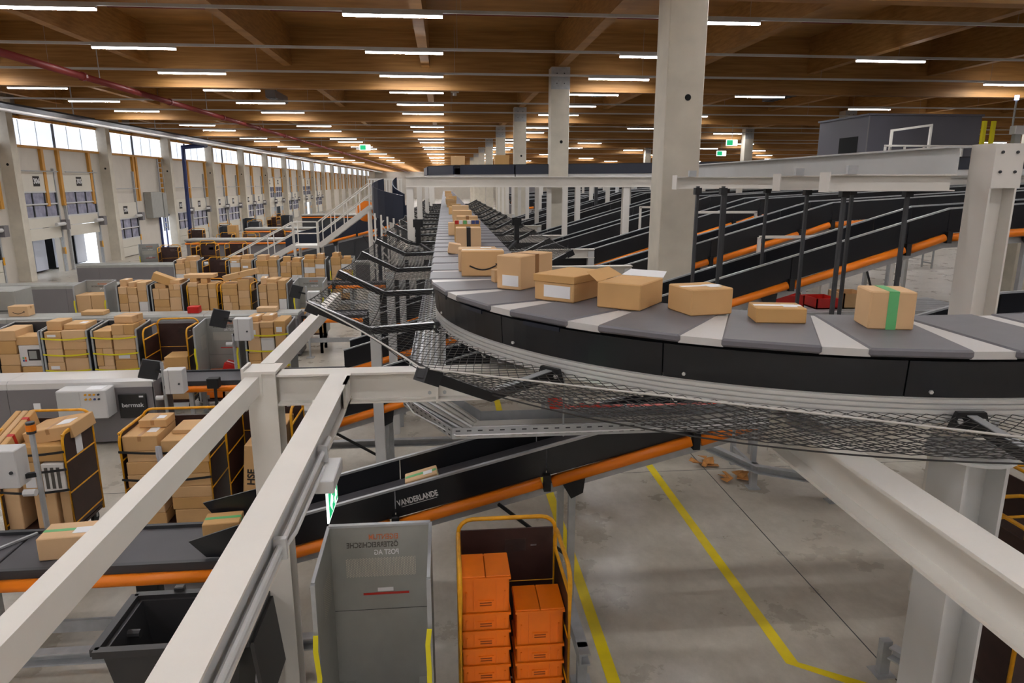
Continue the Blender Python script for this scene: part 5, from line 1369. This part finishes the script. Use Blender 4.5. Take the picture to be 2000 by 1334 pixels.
# clutter beyond the last cage row on the left
for i, (x0, x1, y, h, m) in enumerate(((-13.5, -8.2, 37.5, 1.5, GREYP), (-8.0, -2.8, 37.0, 1.9, DKGREY), (-12.5, -3.2, 45., 1.6, GREYP), (-11, -3., 55., 2.0, DKGREY))):
    r = thing('feeder_machine', ['low grey feeder machine left of the stair foot', 'dark feeder machine behind the white stair', 'long grey feeder machine far behind the stair', 'dark feeder machine block furthest behind the stair'][i], 'machine', ((x0+x1)/2, y, 0))
    ob('body', MB().cbox(x0, x1, y, y+1.1, 0, h, .04), m, r)
    ob('top_cover', MB().cbox(x0-.05, x1+.05, y-.06, y+1.16, h, h+.12, .03), GREYM, r)
    for k in range(int((x1-x0)/1.6)): ob('side_panel', MB().box(x0+.1+k*1.6, x0+1.6+k*1.6, y-.03, y, .1, h-.15), m, r)
    ob('guard_tube', MB().tube([(x0, y-.1, h-.1), (x1, y-.1, h-.1)], .05, 6), ORANGE, r)
q = random.Random(21)
for i in range(9):
    x, y = -15.5+q.uniform(0, 2.2), 44+i*2.6
    cage('yd'[i % 2], x, y, 'distant roll cage standing along the far dock bays', q.uniform(-.3, .3), 'distant roll cages along the docks')
# machines below the right inclines
r = thing('steel_walkway', 'grey perforated steel walkway between the right inclined conveyors', 'walkway', (6.6, 11.0, 2.4))
for k in range(8): ob('plank', MB().box(5.0, 9.0, 10.45+k*.19, 10.62+k*.19, 2.36, 2.40), GALV, r)
for x in (5.1, 8.9): ob('leg', MB().box(x-.04, x+.04, 10.5, 10.58, 0, 2.36), GALV, r)
ob('edge_rail', MB().box(5.0, 9.0, 10.42, 10.45, 2.3, 2.45), GALV, r)
for x in (5.6, 6.9, 8.2): ob('rail_post', MB().beam((x, 11.92, 2.4), (x, 11.92, 3.55), .05, .05, up=(0, 1, 0)), WHITE, r)
ob('hand_rail', MB().beam((5.6, 11.92, 3.55), (8.2, 11.92, 3.55), .05, .05), WHITE, r)

for i, (x, w, m, lab) in enumerate(((5.75, .55, RED, 'red plastic bin on the grey walkway behind the sorter, left one'), (6.45, .40, RED, 'red plastic bin on the grey walkway behind the sorter, right one'), (6.95, .45, CARD, 'brown open carton on the grey walkway behind the sorter'), (7.6, .8, LABEL, 'white flat carton on the grey walkway beside the white post'))):
    y = 11.2; t = .02; h = (.24, .18, .26, .14)[i]; z = 2.402
    mb = MB().box(x-w/2, x+w/2, y-.25, y-.25+t, z, z+h).box(x-w/2, x+w/2, y+.25-t, y+.25, z, z+h).box(x-w/2, x-w/2+t, y-.25, y+.25, z, z+h).box(x+w/2-t, x+w/2, y-.25, y+.25, z, z+h).box(x-w/2, x+w/2, y-.25, y+.25, z, z+t)
    solo('storage_bin', mb, m, lab, 'bin')
